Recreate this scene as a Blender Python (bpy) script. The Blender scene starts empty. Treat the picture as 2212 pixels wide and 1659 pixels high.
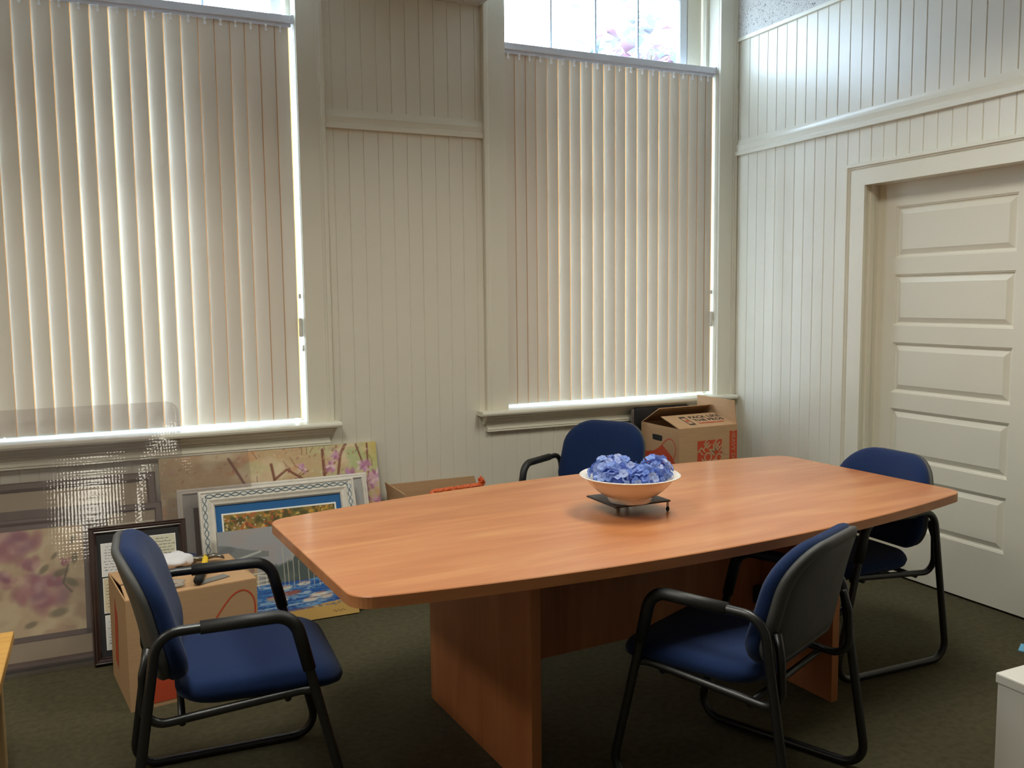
import bpy, bmesh, math, random
import numpy as np
from mathutils import Vector, Matrix
random.seed(7); rng = np.random.default_rng(7)
S = bpy.context.scene
COL = S.collection
PI = math.pi

# ---------------------------------------------------------------- camera
YAW, PITCH, ROLL, FPX = math.radians(24.928), math.radians(5.5435), math.radians(-0.624), 1908.63
def camera():
    fwd = Vector((math.sin(YAW) * math.cos(PITCH), math.cos(YAW) * math.cos(PITCH), -math.sin(PITCH)))
    right = Vector((math.cos(YAW), -math.sin(YAW), 0)); up = right.cross(fwd)
    r2 = right * math.cos(ROLL) + up * math.sin(ROLL)
    u2 = -right * math.sin(ROLL) + up * math.cos(ROLL)
    cd = bpy.data.cameras.new('camera'); cd.sensor_width = 36; cd.sensor_fit = 'HORIZONTAL'
    cd.lens = FPX / 2212 * 36; cd.clip_start = .05; cd.clip_end = 200
    o = bpy.data.objects.new('camera', cd); COL.objects.link(o)
    m = Matrix((r2, u2, -fwd)).transposed().to_4x4(); m.translation = Vector((0, 0, 1.5))
    o.matrix_world = m
    S.camera = o
camera()

# ---------------------------------------------------------------- world, light levels, exposure
SKY_STRENGTH = 20.5
SKY_COLOR = (0.61, 0.78, 1.0)
LAMP_WATTS = 30.0      # each ceiling light
LAMP_COLOR = (1.0, 0.985, 0.86)
w = bpy.data.worlds.new('overcast_sky'); S.world = w; w.use_nodes = True
bg = w.node_tree.nodes['Background']
bg.inputs[0].default_value = (*SKY_COLOR, 1); bg.inputs[1].default_value = SKY_STRENGTH
S.view_settings.view_transform = 'Standard'; S.view_settings.look = 'None'
S.view_settings.gamma = 1; S.view_settings.use_curve_mapping = False
S.view_settings.exposure = 0.0
S.cycles.use_denoising = True
S.cycles.max_bounces = 10; S.cycles.diffuse_bounces = 5; S.cycles.transparent_max_bounces = 16
S.cycles.sample_clamp_indirect = 6.0
S.cycles.caustics_reflective = False; S.cycles.caustics_refractive = False

# ---------------------------------------------------------------- room numbers (metres; camera stands over the origin)
YB = 4.552      # face of the window wall
XR = 3.683      # face of the door wall
ZC = 3.07       # suspended ceiling
XL, YF = -3.4, -2.6

# ---------------------------------------------------------------- colour and materials
def lin(r, g=None, b=None):
    if g is None: r, g, b = r
    return tuple(((c / 255) / 12.92 if c / 255 <= .04045 else ((c / 255 + .055) / 1.055) ** 2.4) for c in (r, g, b))
def nodes(m):
    m.use_nodes = True; nt = m.node_tree; nt.nodes.clear()
    out = nt.nodes.new('ShaderNodeOutputMaterial'); return nt, out
def mat(name, col, rough=.5, metal=0., spec=.5, vary=0., vscale=8., bump=0., bscale=200., stretch=None, coat=0., sheen=0., col2=None, bdist=.002):
    m = bpy.data.materials.new(name); nt, out = nodes(m)
    p = nt.nodes.new('ShaderNodeBsdfPrincipled'); nt.links.new(p.outputs[0], out.inputs[0])
    p.inputs['Roughness'].default_value = rough; p.inputs['Metallic'].default_value = metal
    p.inputs['Specular IOR Level'].default_value = spec
    if coat: p.inputs['Coat Weight'].default_value = coat; p.inputs['Coat Roughness'].default_value = .12
    if sheen: p.inputs['Sheen Weight'].default_value = sheen; p.inputs['Sheen Roughness'].default_value = .5
    c = lin(col)
    p.inputs['Base Color'].default_value = (*c, 1)
    tc = nt.nodes.new('ShaderNodeTexCoord'); vec = tc.outputs['Object']
    if stretch:
        mp = nt.nodes.new('ShaderNodeMapping'); nt.links.new(vec, mp.inputs[0]); mp.inputs['Scale'].default_value = stretch; vec = mp.outputs[0]
    if vary or col2:
        n = nt.nodes.new('ShaderNodeTexNoise'); n.inputs['Scale'].default_value = vscale; n.inputs['Detail'].default_value = 5
        nt.links.new(vec, n.inputs['Vector'])
        r = nt.nodes.new('ShaderNodeValToRGB'); nt.links.new(n.outputs['Fac'], r.inputs[0])
        if col2: a, b = lin(col2), c
        else: a, b = tuple(x * (1 - vary) for x in c), tuple(min(1, x * (1 + vary)) for x in c)
        r.color_ramp.elements[0].color = (*a, 1); r.color_ramp.elements[1].color = (*b, 1)
        r.color_ramp.elements[0].position = .3; r.color_ramp.elements[1].position = .7
        nt.links.new(r.outputs[0], p.inputs['Base Color'])
    if bump:
        n = nt.nodes.new('ShaderNodeTexNoise'); n.inputs['Scale'].default_value = bscale; n.inputs['Detail'].default_value = 3
        nt.links.new(vec, n.inputs['Vector'])
        bp = nt.nodes.new('ShaderNodeBump'); bp.inputs['Strength'].default_value = bump; bp.inputs['Distance'].default_value = bdist
        nt.links.new(n.outputs['Fac'], bp.inputs['Height']); nt.links.new(bp.outputs[0], p.inputs['Normal'])
    return m

M = {}
M['paint'] = mat('cream_paint', (226, 221, 206), .30, vary=.02, vscale=2.5, bump=.04, bscale=60)
M['trim'] = mat('cream_trim_paint', (226, 221, 205), .30, vary=.02, vscale=3)
M['door'] = mat('door_paint', (222, 216, 199), .36, vary=.02, vscale=3)
M['slab'] = mat('wall_groove_paint', (168, 156, 130), .6)
M['carpet'] = mat('olive_carpet', (98, 92, 70), .95, spec=.1, col2=(82, 78, 60), vscale=40, bump=.9, bscale=420, bdist=.006)
M['rail'] = mat('grey_aluminium', (222, 225, 236), .45, metal=.0, vary=.02)
M['clip'] = mat('clear_clip', (250, 250, 252), .15)
M['sash'] = mat('white_sash_paint', (222, 226, 232), .4, vary=.02)
M['lead'] = mat('grey_muntin', (150, 158, 165), .5, vary=.05)
M['black_tube'] = mat('black_powder_coat', (24, 24, 26), .34, spec=.6, vary=.1, bump=.12, bscale=500)
M['sleeve'] = mat('ribbed_black_plastic', (34, 34, 35), .42, vary=.1, bump=.3, bscale=90, stretch=(12, 1, 12))
M['shell'] = mat('charcoal_plastic', (74, 73, 72), .6, vary=.06, bump=.25, bscale=600)
M['navy'] = mat('navy_fabric', (15, 38, 80), .9, spec=.2, vary=.10, vscale=150, bump=.5, bscale=900, sheen=.12)
M['card'] = mat('cardboard', (190, 153, 116), .85, spec=.2, vary=.04, vscale=9, bump=.1, bscale=30, stretch=(1, 1, 12))
M['card_in'] = mat('cardboard_inside', (140, 112, 86), .9, spec=.1, vary=.05, vscale=10)
M['orange'] = mat('orange_print', (196, 74, 40), .8, vary=.04)
M['ink'] = mat('black_ink', (45, 42, 42), .8, vary=.05)
M['card_ink'] = mat('bare_cardboard_lettering', (190, 153, 116), .85, vary=.04)
M['white_cer'] = mat('white_glazed_ceramic', (236, 230, 222), .12, spec=.5, coat=.5, vary=.01)
M['slate'] = mat('black_slate', (38, 40, 41), .45, vary=.15, vscale=30, bump=.2, bscale=80)
M['steel'] = mat('brushed_steel', (150, 150, 150), .35, metal=.9, vary=.05)
M['rubber'] = mat('black_rubber', (22, 22, 22), .7, vary=.1)
M['black'] = mat('black_vinyl', (26, 28, 33), .55, vary=.1, bump=.2, bscale=300)
M['oak'] = mat('light_oak', (222, 172, 92), .45, col2=(208, 152, 76), vscale=4, stretch=(1, 12, 12))
M['oak2'] = mat('pale_oak_leg', (190, 160, 116), .55, col2=(176, 145, 100), vscale=4, stretch=(12, 12, 1))
M['white_plastic'] = mat('white_plastic', (226, 222, 214), .4, vary=.01)
M['cyan'] = mat('pale_blue_paper', (120, 190, 230), .7, vary=.03)
M['paper'] = mat('white_paper', (238, 236, 228), .8, vary=.02)
M['white_wood'] = mat('whitewashed_wood', (222, 214, 203), .5, vary=.06, vscale=40, bump=.2, bscale=120)
M['braid'] = mat('blue_grey_braid_paint', (118, 142, 156), .5, vary=.2, vscale=60)
M['blue_mat'] = mat('blue_mat_board', (38, 98, 156), .8, vary=.04, vscale=5, bump=.05, bscale=15)
M['white_mat'] = mat('white_bevel_board', (240, 238, 232), .7, vary=.01)
M['dark_wood'] = mat('dark_mahogany', (52, 32, 28), .3, vary=.2, vscale=10, coat=.3)
M['black_mat'] = mat('black_mat_board', (38, 38, 40), .8, vary=.06)
M['canvas_edge'] = mat('canvas_edge', (196, 180, 152), .85, vary=.06, vscale=30)
M['brown_wood'] = mat('brown_frame_wood', (84, 64, 56), .45, vary=.15, vscale=12)
M['taupe'] = mat('taupe_mat_board', (168, 152, 128), .85, vary=.03)
M['greymat'] = mat('grey_mat_board', (176, 174, 172), .85, vary=.03)
M['yellow'] = mat('yellow_grip', (232, 194, 36), .5, vary=.03)
M['cloth'] = mat('white_crumpled_cloth', (222, 220, 226), .85, vary=.04, vscale=30, bump=.6, bscale=60)
M['navy_cloth'] = mat('navy_pouch', (34, 44, 78), .8, vary=.2, vscale=40)
M['grey_card'] = mat('grey_card', (126, 124, 120), .7, vary=.04)
M['bark'] = mat('tree_bark', (96, 80, 70), .9, vary=.2, vscale=14, bump=.6, bscale=30)
M['pave'] = mat('pale_pavement', (190, 186, 178), .9, vary=.05, vscale=2)
M['chrome'] = mat('hammer_steel', (130, 126, 120), .28, metal=.85, vary=.06)

def wood_mat(name, c1, c2, c3, axis, rough, coat):
    m = bpy.data.materials.new(name); nt, out = nodes(m); N = nt.nodes.new; L = nt.links.new
    p = N('ShaderNodeBsdfPrincipled'); L(p.outputs[0], out.inputs[0])
    p.inputs['Roughness'].default_value = rough; p.inputs['Coat Weight'].default_value = coat; p.inputs['Coat Roughness'].default_value = .16
    tc = N('ShaderNodeTexCoord'); mp = N('ShaderNodeMapping'); L(tc.outputs['Object'], mp.inputs[0])
    sc = [1.1, 8, 8] if axis == 'x' else [8, 8, 1.1]
    mp.inputs['Scale'].default_value = sc
    n = N('ShaderNodeTexNoise'); n.inputs['Scale'].default_value = 1.6; n.inputs['Detail'].default_value = 6; n.inputs['Distortion'].default_value = .6
    L(mp.outputs[0], n.inputs[0])
    r = N('ShaderNodeValToRGB'); L(n.outputs['Fac'], r.inputs[0])
    e = r.color_ramp.elements; e[0].position = .3; e[0].color = (*lin(c1), 1); e[1].position = .72; e[1].color = (*lin(c3), 1)
    x = e.new(.5); x.color = (*lin(c2), 1)
    mp2 = N('ShaderNodeMapping'); L(tc.outputs['Object'], mp2.inputs[0]); mp2.inputs['Scale'].default_value = [s * (1 if s < 2 else 5) for s in sc]
    n2 = N('ShaderNodeTexNoise'); n2.inputs['Scale'].default_value = 2.2; n2.inputs['Detail'].default_value = 4; L(mp2.outputs[0], n2.inputs[0])
    mx = N('ShaderNodeMix'); mx.data_type = 'RGBA'; mx.blend_type = 'MULTIPLY'; mx.inputs[0].default_value = .22
    L(r.outputs[0], mx.inputs[6]); L(n2.outputs['Fac'], mx.inputs[7])
    g = N('ShaderNodeGamma'); g.inputs[1].default_value = .92; L(mx.outputs[2], g.inputs[0])
    L(g.outputs[0], p.inputs['Base Color'])
    return m
M['table'] = wood_mat('pearwood_laminate', (183, 108, 60), (196, 121, 71), (208, 138, 84), 'x', .38, .28)
M['table_edge'] = wood_mat('pearwood_edge_band', (186, 112, 66), (200, 126, 76), (212, 140, 88), 'x', .45, .15)
M['table_leg'] = wood_mat('pearwood_panel', (166, 94, 54), (180, 106, 62), (194, 120, 72), 'z', .42, .15)

def vane_mat():
    m = bpy.data.materials.new('blind_vane_fabric'); nt, out = nodes(m); N = nt.nodes.new; L = nt.links.new
    d = N('ShaderNodeBsdfDiffuse'); d.inputs[0].default_value = (*lin(226, 219, 208), 1)
    t = N('ShaderNodeBsdfTranslucent'); t.inputs[0].default_value = (.70, .33, .10, 1)
    mx = N('ShaderNodeMixShader'); mx.inputs[0].default_value = .006
    L(d.outputs[0], mx.inputs[1]); L(t.outputs[0], mx.inputs[2]); L(mx.outputs[0], out.inputs[0])
    tc = N('ShaderNodeTexCoord'); n = N('ShaderNodeTexNoise'); n.inputs['Scale'].default_value = 900
    L(tc.outputs['Object'], n.inputs[0]); b = N('ShaderNodeBump'); b.inputs['Strength'].default_value = .25; b.inputs['Distance'].default_value = .001
    L(n.outputs['Fac'], b.inputs['Height']); L(b.outputs[0], d.inputs['Normal'])
    return m
M['vane'] = vane_mat()
M['vane_edge'] = M['vane'].copy(); M['vane_edge'].name = 'blind_vane_edge'
for _n in M['vane_edge'].node_tree.nodes:
    if _n.type == 'MIX_SHADER': _n.inputs[0].default_value = .8
def glass_mat():
    m = bpy.data.materials.new('window_glass'); nt, out = nodes(m); N = nt.nodes.new; L = nt.links.new
    t = N('ShaderNodeBsdfTransparent'); t.inputs[0].default_value = (.95, .97, .97, 1)
    g = N('ShaderNodeBsdfGlossy'); g.inputs['Roughness'].default_value = .02
    f = N('ShaderNodeFresnel'); f.inputs[0].default_value = 1.45
    ge = N('ShaderNodeNewGeometry'); fm = N('ShaderNodeMath'); fm.operation = 'SUBTRACT'; fm.inputs[0].default_value = 1; L(ge.outputs['Backfacing'], fm.inputs[1])
    fx = N('ShaderNodeMath'); fx.operation = 'MULTIPLY'; L(f.outputs[0], fx.inputs[0]); L(fm.outputs[0], fx.inputs[1])   # reflect on the outer faces only
    mx = N('ShaderNodeMixShader'); L(fx.outputs[0], mx.inputs[0]); L(t.outputs[0], mx.inputs[1]); L(g.outputs[0], mx.inputs[2]); L(mx.outputs[0], out.inputs[0])
    return m
M['glass'] = glass_mat()
def vinyl_mat():
    m = bpy.data.materials.new('clear_studded_vinyl'); nt, out = nodes(m); N = nt.nodes.new; L = nt.links.new
    t = N('ShaderNodeBsdfTransparent'); t.inputs[0].default_value = (.935, .92, .915, 1)
    d = N('ShaderNodeBsdfDiffuse'); d.inputs[0].default_value = (*lin(158, 150, 150), 1)
    g = N('ShaderNodeBsdfGlossy'); g.inputs['Roughness'].default_value = .09; g.inputs[0].default_value = (1, .97, .93, 1)
    tc = N('ShaderNodeTexCoord'); v = N('ShaderNodeTexVoronoi'); v.inputs['Scale'].default_value = 75; v.inputs['Randomness'].default_value = .15
    L(tc.outputs['Object'], v.inputs['Vector'])
    n = N('ShaderNodeTexNoise'); n.inputs['Scale'].default_value = 3; n.inputs['Detail'].default_value = 0; L(tc.outputs['Object'], n.inputs['Vector'])
    ad = N('ShaderNodeMath'); ad.operation = 'MULTIPLY_ADD'; L(v.outputs['Distance'], ad.inputs[0]); ad.inputs[1].default_value = .25; L(n.outputs['Fac'], ad.inputs[2])
    b = N('ShaderNodeBump'); b.inputs['Strength'].default_value = .55; b.inputs['Distance'].default_value = .006
    L(ad.outputs[0], b.inputs['Height']); L(b.outputs[0], g.inputs['Normal'])
    m1 = N('ShaderNodeMixShader'); m1.inputs[0].default_value = .10; L(t.outputs[0], m1.inputs[1]); L(d.outputs[0], m1.inputs[2])
    f = N('ShaderNodeFresnel'); f.inputs[0].default_value = 1.4; L(b.outputs[0], f.inputs['Normal'])
    ge = N('ShaderNodeNewGeometry'); fm = N('ShaderNodeMath'); fm.operation = 'SUBTRACT'; fm.inputs[0].default_value = 1; L(ge.outputs['Backfacing'], fm.inputs[1])
    fx = N('ShaderNodeMath'); fx.operation = 'MULTIPLY'; L(f.outputs[0], fx.inputs[0]); L(fm.outputs[0], fx.inputs[1])   # reflect on the outer faces only
    m2 = N('ShaderNodeMixShader'); L(fx.outputs[0], m2.inputs[0]); L(m1.outputs[0], m2.inputs[1]); L(g.outputs[0], m2.inputs[2])
    L(m2.outputs[0], out.inputs[0]); return m
M['vinyl'] = vinyl_mat()
def tile_mat():
    m = bpy.data.materials.new('acoustic_ceiling_tile'); nt, out = nodes(m); N = nt.nodes.new; L = nt.links.new
    p = N('ShaderNodeBsdfPrincipled'); p.inputs['Roughness'].default_value = .9; L(p.outputs[0], out.inputs[0])
    tc = N('ShaderNodeTexCoord'); n = N('ShaderNodeTexNoise'); n.inputs['Scale'].default_value = 95; n.inputs['Detail'].default_value = 2; n.inputs['Distortion'].default_value = 1.5
    L(tc.outputs['Object'], n.inputs[0]); r = N('ShaderNodeValToRGB'); L(n.outputs['Fac'], r.inputs[0])
    e = r.color_ramp.elements; e[0].position = .37; e[0].color = (*lin(112, 110, 108), 1); e[1].position = .40; e[1].color = (*lin(206, 203, 197), 1)
    L(r.outputs[0], p.inputs['Base Color']); return m
M['tile'] = tile_mat()
def emis_mat(name, col, s):
    m = bpy.data.materials.new(name); nt, out = nodes(m)
    e = nt.nodes.new('ShaderNodeEmission'); e.inputs[0].default_value = (*col, 1); e.inputs[1].default_value = s
    nt.links.new(e.outputs[0], out.inputs[0]); return m
M['lamp'] = emis_mat('lit_diffuser', LAMP_COLOR, 1.0)
def paint_attr_mat():
    m = bpy.data.materials.new('painted_picture'); nt, out = nodes(m); N = nt.nodes.new; L = nt.links.new
    p = N('ShaderNodeBsdfPrincipled'); p.inputs['Roughness'].default_value = .6; p.inputs['Specular IOR Level'].default_value = .3; L(p.outputs[0], out.inputs[0])
    a = N('ShaderNodeAttribute'); a.attribute_name = 'Col'; L(a.outputs['Color'], p.inputs['Base Color'])
    tc = N('ShaderNodeTexCoord'); n = N('ShaderNodeTexNoise'); n.inputs['Scale'].default_value = 130; L(tc.outputs['Object'], n.inputs[0])
    b = N('ShaderNodeBump'); b.inputs['Strength'].default_value = .25; b.inputs['Distance'].default_value = .003; L(n.outputs['Fac'], b.inputs['Height']); L(b.outputs[0], p.inputs['Normal'])
    return m
M['painted'] = paint_attr_mat()
def petal_mat():
    m = bpy.data.materials.new('hydrangea_petal'); nt, out = nodes(m); N = nt.nodes.new; L = nt.links.new
    p = N('ShaderNodeBsdfPrincipled'); p.inputs['Roughness'].default_value = .6; p.inputs['Specular IOR Level'].default_value = .2
    oi = N('ShaderNodeObjectInfo'); r = N('ShaderNodeValToRGB'); L(oi.outputs['Random'], r.inputs[0])
    e = r.color_ramp.elements; e[0].position = 0; e[0].color = (*lin(112, 138, 214), 1); e[1].position = 1; e[1].color = (*lin(188, 198, 234), 1)
    x = e.new(.55); x.color = (*lin(142, 166, 226), 1)
    L(r.outputs[0], p.inputs['Base Color'])
    t = N('ShaderNodeBsdfTranslucent'); L(r.outputs[0], t.inputs[0])
    mx = N('ShaderNodeMixShader'); mx.inputs[0].default_value = .25; L(p.outputs[0], mx.inputs[1]); L(t.outputs[0], mx.inputs[2]); L(mx.outputs[0], out.inputs[0])
    return m
M['petal'] = petal_mat()
def bubble_mat():
    m = bpy.data.materials.new('orange_bubble_wrap'); nt, out = nodes(m); N = nt.nodes.new; L = nt.links.new
    p = N('ShaderNodeBsdfPrincipled'); p.inputs['Base Color'].default_value = (*lin(226, 104, 56), 1); p.inputs['Roughness'].default_value = .22
    tc = N('ShaderNodeTexCoord'); v = N('ShaderNodeTexVoronoi'); v.inputs['Scale'].default_value = 85; L(tc.outputs['Object'], v.inputs['Vector'])
    b = N('ShaderNodeBump'); b.invert = True; b.inputs['Strength'].default_value = 1; b.inputs['Distance'].default_value = .006; L(v.outputs['Distance'], b.inputs['Height']); L(b.outputs[0], p.inputs['Normal'])
    L(p.outputs[0], out.inputs[0]); return m
M['bubble'] = bubble_mat()
def bag_mat():
    m = bpy.data.materials.new('clear_plastic_bag'); nt, out = nodes(m); N = nt.nodes.new; L = nt.links.new
    t = N('ShaderNodeBsdfTransparent'); t.inputs[0].default_value = (.85, .84, .82, 1)
    g = N('ShaderNodeBsdfPrincipled'); g.inputs['Base Color'].default_value = (*lin(190, 184, 176), 1); g.inputs['Roughness'].default_value = .15
    mx = N('ShaderNodeMixShader'); mx.inputs[0].default_value = .5; L(t.outputs[0], mx.inputs[1]); L(g.outputs[0], mx.inputs[2]); L(mx.outputs[0], out.inputs[0])
    return m
M['bag'] = bag_mat()
def leaf_mat(name, c, c2):
    m = bpy.data.materials.new(name); nt, out = nodes(m); N = nt.nodes.new; L = nt.links.new
    d = N('ShaderNodeBsdfDiffuse'); t = N('ShaderNodeBsdfTranslucent')
    tc = N('ShaderNodeTexCoord'); n = N('ShaderNodeTexNoise'); n.inputs['Scale'].default_value = 2.5; L(tc.outputs['Object'], n.inputs[0])
    r = N('ShaderNodeValToRGB'); r.color_ramp.elements[0].position = .4; r.color_ramp.elements[1].position = .6
    r.color_ramp.elements[0].color = (*lin(c), 1); r.color_ramp.elements[1].color = (*lin(c2), 1); L(n.outputs['Fac'], r.inputs[0])
    L(r.outputs[0], d.inputs[0]); L(r.outputs[0], t.inputs[0])
    mx = N('ShaderNodeMixShader'); mx.inputs[0].default_value = .5; L(d.outputs[0], mx.inputs[1]); L(t.outputs[0], mx.inputs[2]); L(mx.outputs[0], out.inputs[0])
    return m
M['leaf'] = leaf_mat('tree_leaf', (98, 110, 112), (120, 92, 102))

# ---------------------------------------------------------------- helpers
def tag(o, label=None, cat=None, group=None, kind=None):
    if label: o['label'] = label
    if cat: o['category'] = cat
    if group: o['group'] = group
    if kind: o['kind'] = kind
    return o
def empty(name, loc=(0, 0, 0), rz=0., label=None, cat=None, group=None, kind=None, rx=0.):
    o = bpy.data.objects.new(name, None); COL.objects.link(o); o.location = loc; o.rotation_euler = (rx, 0, rz); o.empty_display_size = .1
    return tag(o, label, cat, group, kind)
def link(name, me, parent=None, loc=None, rot=None):
    o = bpy.data.objects.new(name, me); COL.objects.link(o)
    if parent is not None: o.parent = parent
    if loc is not None: o.location = loc
    if rot is not None: o.rotation_euler = rot
    return o
def raw(name, v, f, m, parent=None, smooth=False, loc=None, rot=None):
    me = bpy.data.meshes.new(name); me.from_pydata([tuple(x) for x in v], [], f); me.materials.append(M[m] if isinstance(m, str) else m)
    if smooth: me.polygons.foreach_set('use_smooth', [True] * len(me.polygons))
    me.update(); return link(name, me, parent, loc, rot)
class B:
    """collects shapes of ONE part"""
    def __init__(s): s.v = []; s.f = []
    def add(s, v, f):
        k = len(s.v); s.v += [tuple(x) for x in v]; s.f += [tuple(i + k for i in q) for q in f]; return s
    def box(s, x0, x1, y0, y1, z0, z1):
        return s.add([(x0, y0, z0), (x1, y0, z0), (x1, y1, z0), (x0, y1, z0), (x0, y0, z1), (x1, y0, z1), (x1, y1, z1), (x0, y1, z1)],
                     [(0, 3, 2, 1), (4, 5, 6, 7), (0, 1, 5, 4), (1, 2, 6, 5), (2, 3, 7, 6), (3, 0, 4, 7)])
    def prism(s, prof, a, b, axis):
        """closed 2-D profile swept straight along an axis; profile (p,q): x-> (y,z), y-> (x,z), z-> (x,y)"""
        def P(t, p, q): return {'x': (t, p, q), 'y': (p, t, q), 'z': (p, q, t)}[axis]
        n = len(prof); v = [P(a, *p) for p in prof] + [P(b, *p) for p in prof]
        f = [(i, (i + 1) % n, n + (i + 1) % n, n + i) for i in range(n)] + [tuple(range(n))[::-1], tuple(range(n, 2 * n))]
        return s.add(v, f)
    def tube(s, pts, r, fil=0., seg=10, closed=False, steps=6):
        pts = [Vector(p) for p in pts]
        if fil and not isinstance(r, (list, tuple)): pts = fillet(pts, fil, closed, steps)
        n = len(pts); V = []; up = None
        for i, p in enumerate(pts):
            if closed: d = (pts[(i + 1) % n] - pts[i - 1]).normalized()
            else: d = (pts[min(i + 1, n - 1)] - pts[max(i - 1, 0)]).normalized()
            if up is None:
                up = Vector((0, 0, 1)) if abs(d.z) < .9 else Vector((1, 0, 0))
            up = (up - d * up.dot(d)).normalized(); sd = d.cross(up)
            rr = r[i] if isinstance(r, (list, tuple)) else r
            for k in range(seg):
                a = 2 * PI * k / seg; V.append(p + (up * math.cos(a) + sd * math.sin(a)) * rr)
        F = []
        for i in range(n if closed else n - 1):
            j = (i + 1) % n
            for k in range(seg):
                l = (k + 1) % seg; F.append((i * seg + k, i * seg + l, j * seg + l, j * seg + k))
        if not closed: F += [tuple(range(seg))[::-1], tuple(range((n - 1) * seg, n * seg))]
        return s.add(V, F)
    def lathe(s, prof, seg=48, c=(0, 0, 0)):
        V = []; F = []; n = len(prof)
        for k in range(seg):
            a = 2 * PI * k / seg
            for r, z in prof: V.append((c[0] + r * math.cos(a), c[1] + r * math.sin(a), c[2] + z))
        for k in range(seg):
            l = (k + 1) % seg
            for i in range(n - 1): F.append((k * n + i, l * n + i, l * n + i + 1, k * n + i + 1))
        return s.add(V, F)
    def out(s, name, m, parent=None, smooth=False, loc=None, rot=None, bevel=0., bseg=2, auto=None):
        o = raw(name, s.v, s.f, m, parent, smooth, loc, rot); me = o.data
        if bevel or auto is not None:
            bm = bmesh.new(); bm.from_mesh(me)
            bmesh.ops.recalc_face_normals(bm, faces=bm.faces)
            if bevel:
                es = [e for e in bm.edges if len(e.link_faces) == 2 and e.calc_face_angle(0) > .5]
                bmesh.ops.bevel(bm, geom=es, offset=bevel, segments=bseg, profile=.5, affect='EDGES', clamp_overlap=True)
            bm.to_mesh(me); bm.free()
        if auto is not None:
            me.polygons.foreach_set('use_smooth', [True] * len(me.polygons))
            me.set_sharp_from_angle(angle=auto)
        return o
def fillet(pts, r, closed, steps):
    n = len(pts); out = []
    for i, p in enumerate(pts):
        if not closed and i in (0, n - 1): out.append(p); continue
        a = pts[i - 1] - p; b = pts[(i + 1) % n] - p; la, lb = a.length, b.length; a.normalize(); b.normalize()
        ang = a.angle(b); d = min(r / math.tan(ang / 2), la * .49, lb * .49); rr = d * math.tan(ang / 2)
        bis = (a + b).normalized(); c = p + bis * (rr / math.sin(ang / 2)); s0 = p + a * d - c; s1 = p + b * d - c
        tot = s0.angle(s1); ax = s0.cross(s1)
        if ax.length < 1e-9: out.append(p); continue
        ax.normalize()
        for k in range(steps + 1): out.append(c + Matrix.Rotation(tot * k / steps, 3, ax) @ s0)
    return out
def poly(name, pts, m, parent, fn, th=0.):
    """flat outline (u,v) placed by fn(u,v,h)"""
    n = len(pts)
    if th:
        v = [fn(u, q, 0) for u, q in pts] + [fn(u, q, th) for u, q in pts]
        f = [tuple(range(n))[::-1], tuple(range(n, 2 * n))] + [(i, (i + 1) % n, n + (i + 1) % n, n + i) for i in range(n)]
    else:
        v = [fn(u, q, 0) for u, q in pts]; f = [tuple(range(n))]
    return raw(name, v, f, m, parent)
def text_mesh(name, txt, size, m, parent, mw, spacing=1., bold=0.):
    c = bpy.data.curves.new(name, 'FONT'); c.body = txt; c.size = size; c.extrude = .0004; c.space_character = spacing
    c.align_x = 'CENTER'; c.align_y = 'CENTER'; c.offset = bold; c.resolution_u = 3
    t = bpy.data.objects.new(name, c); COL.objects.link(t)
    dg = bpy.context.evaluated_depsgraph_get(); me = bpy.data.meshes.new_from_object(t.evaluated_get(dg))
    bpy.data.objects.remove(t); me.materials.clear(); me.materials.append(M[m])
    o = link(name, me, parent); o.matrix_local = mw; return o
def copy_tree(o, parent=None):
    c = o.copy(); COL.objects.link(c); c.parent = parent
    for ch in list(o.children): copy_tree(ch, c)
    return c
def sstep(a, b, x):
    t = np.clip((x - a) / (b - a), 0, 1); return t * t * (3 - 2 * t)

# ================================================================ SETTING
tag(B().box(XL - .2, XR + .4, YF - .2, YB + .02, -.1, 0).out('floor', 'carpet'), kind='structure')
OPEN = ((-.52, .95), (2.085, 3.55)); ZW0, ZW1 = .86, 3.42     # window openings
b = B(); y0, y1 = YB + .012, YB + .26
xs = [XL - .2, *OPEN[0], *OPEN[1], XR + .12]
for i in (0, 2, 4): b.box(xs[i], xs[i + 1], y0, y1, 0, 3.9)
for a, c in OPEN: b.box(a, c, y0, y1, 0, ZW0); b.box(a, c, y0, y1, ZW1, 3.9)
wall_back = tag(b.out('wall_back', 'slab'), kind='structure')
DY0, DY1, DZ = 2.300, 3.490, 2.072            # door opening
b = B(); x0, x1 = XR + .012, XR + .22
b.box(x0, x1, YF - .2, DY0 - .03, 0, 3.9).box(x0, x1, DY1 + .03, YB + .26, 0, 3.9).box(x0, x1, DY0 - .03, DY1 + .03, DZ + .03, 3.9)
b.box(XR + .19, XR + .22, DY0 - .03, DY1 + .03, 0, DZ + .03)  # added panel, unseen behind the door, blocks sky light leaking under the leaf
wall_right = tag(b.out('wall_right', 'slab'), kind='structure')
tag(B().box(XL - .2, XL, YF - .2, YB + .02, 0, 3.9).out('wall_left', 'paint'), kind='structure')
tag(B().box(XL, XR + .02, YF - .2, YF, 0, 3.9).out('wall_front', 'paint'), kind='structure')

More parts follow.
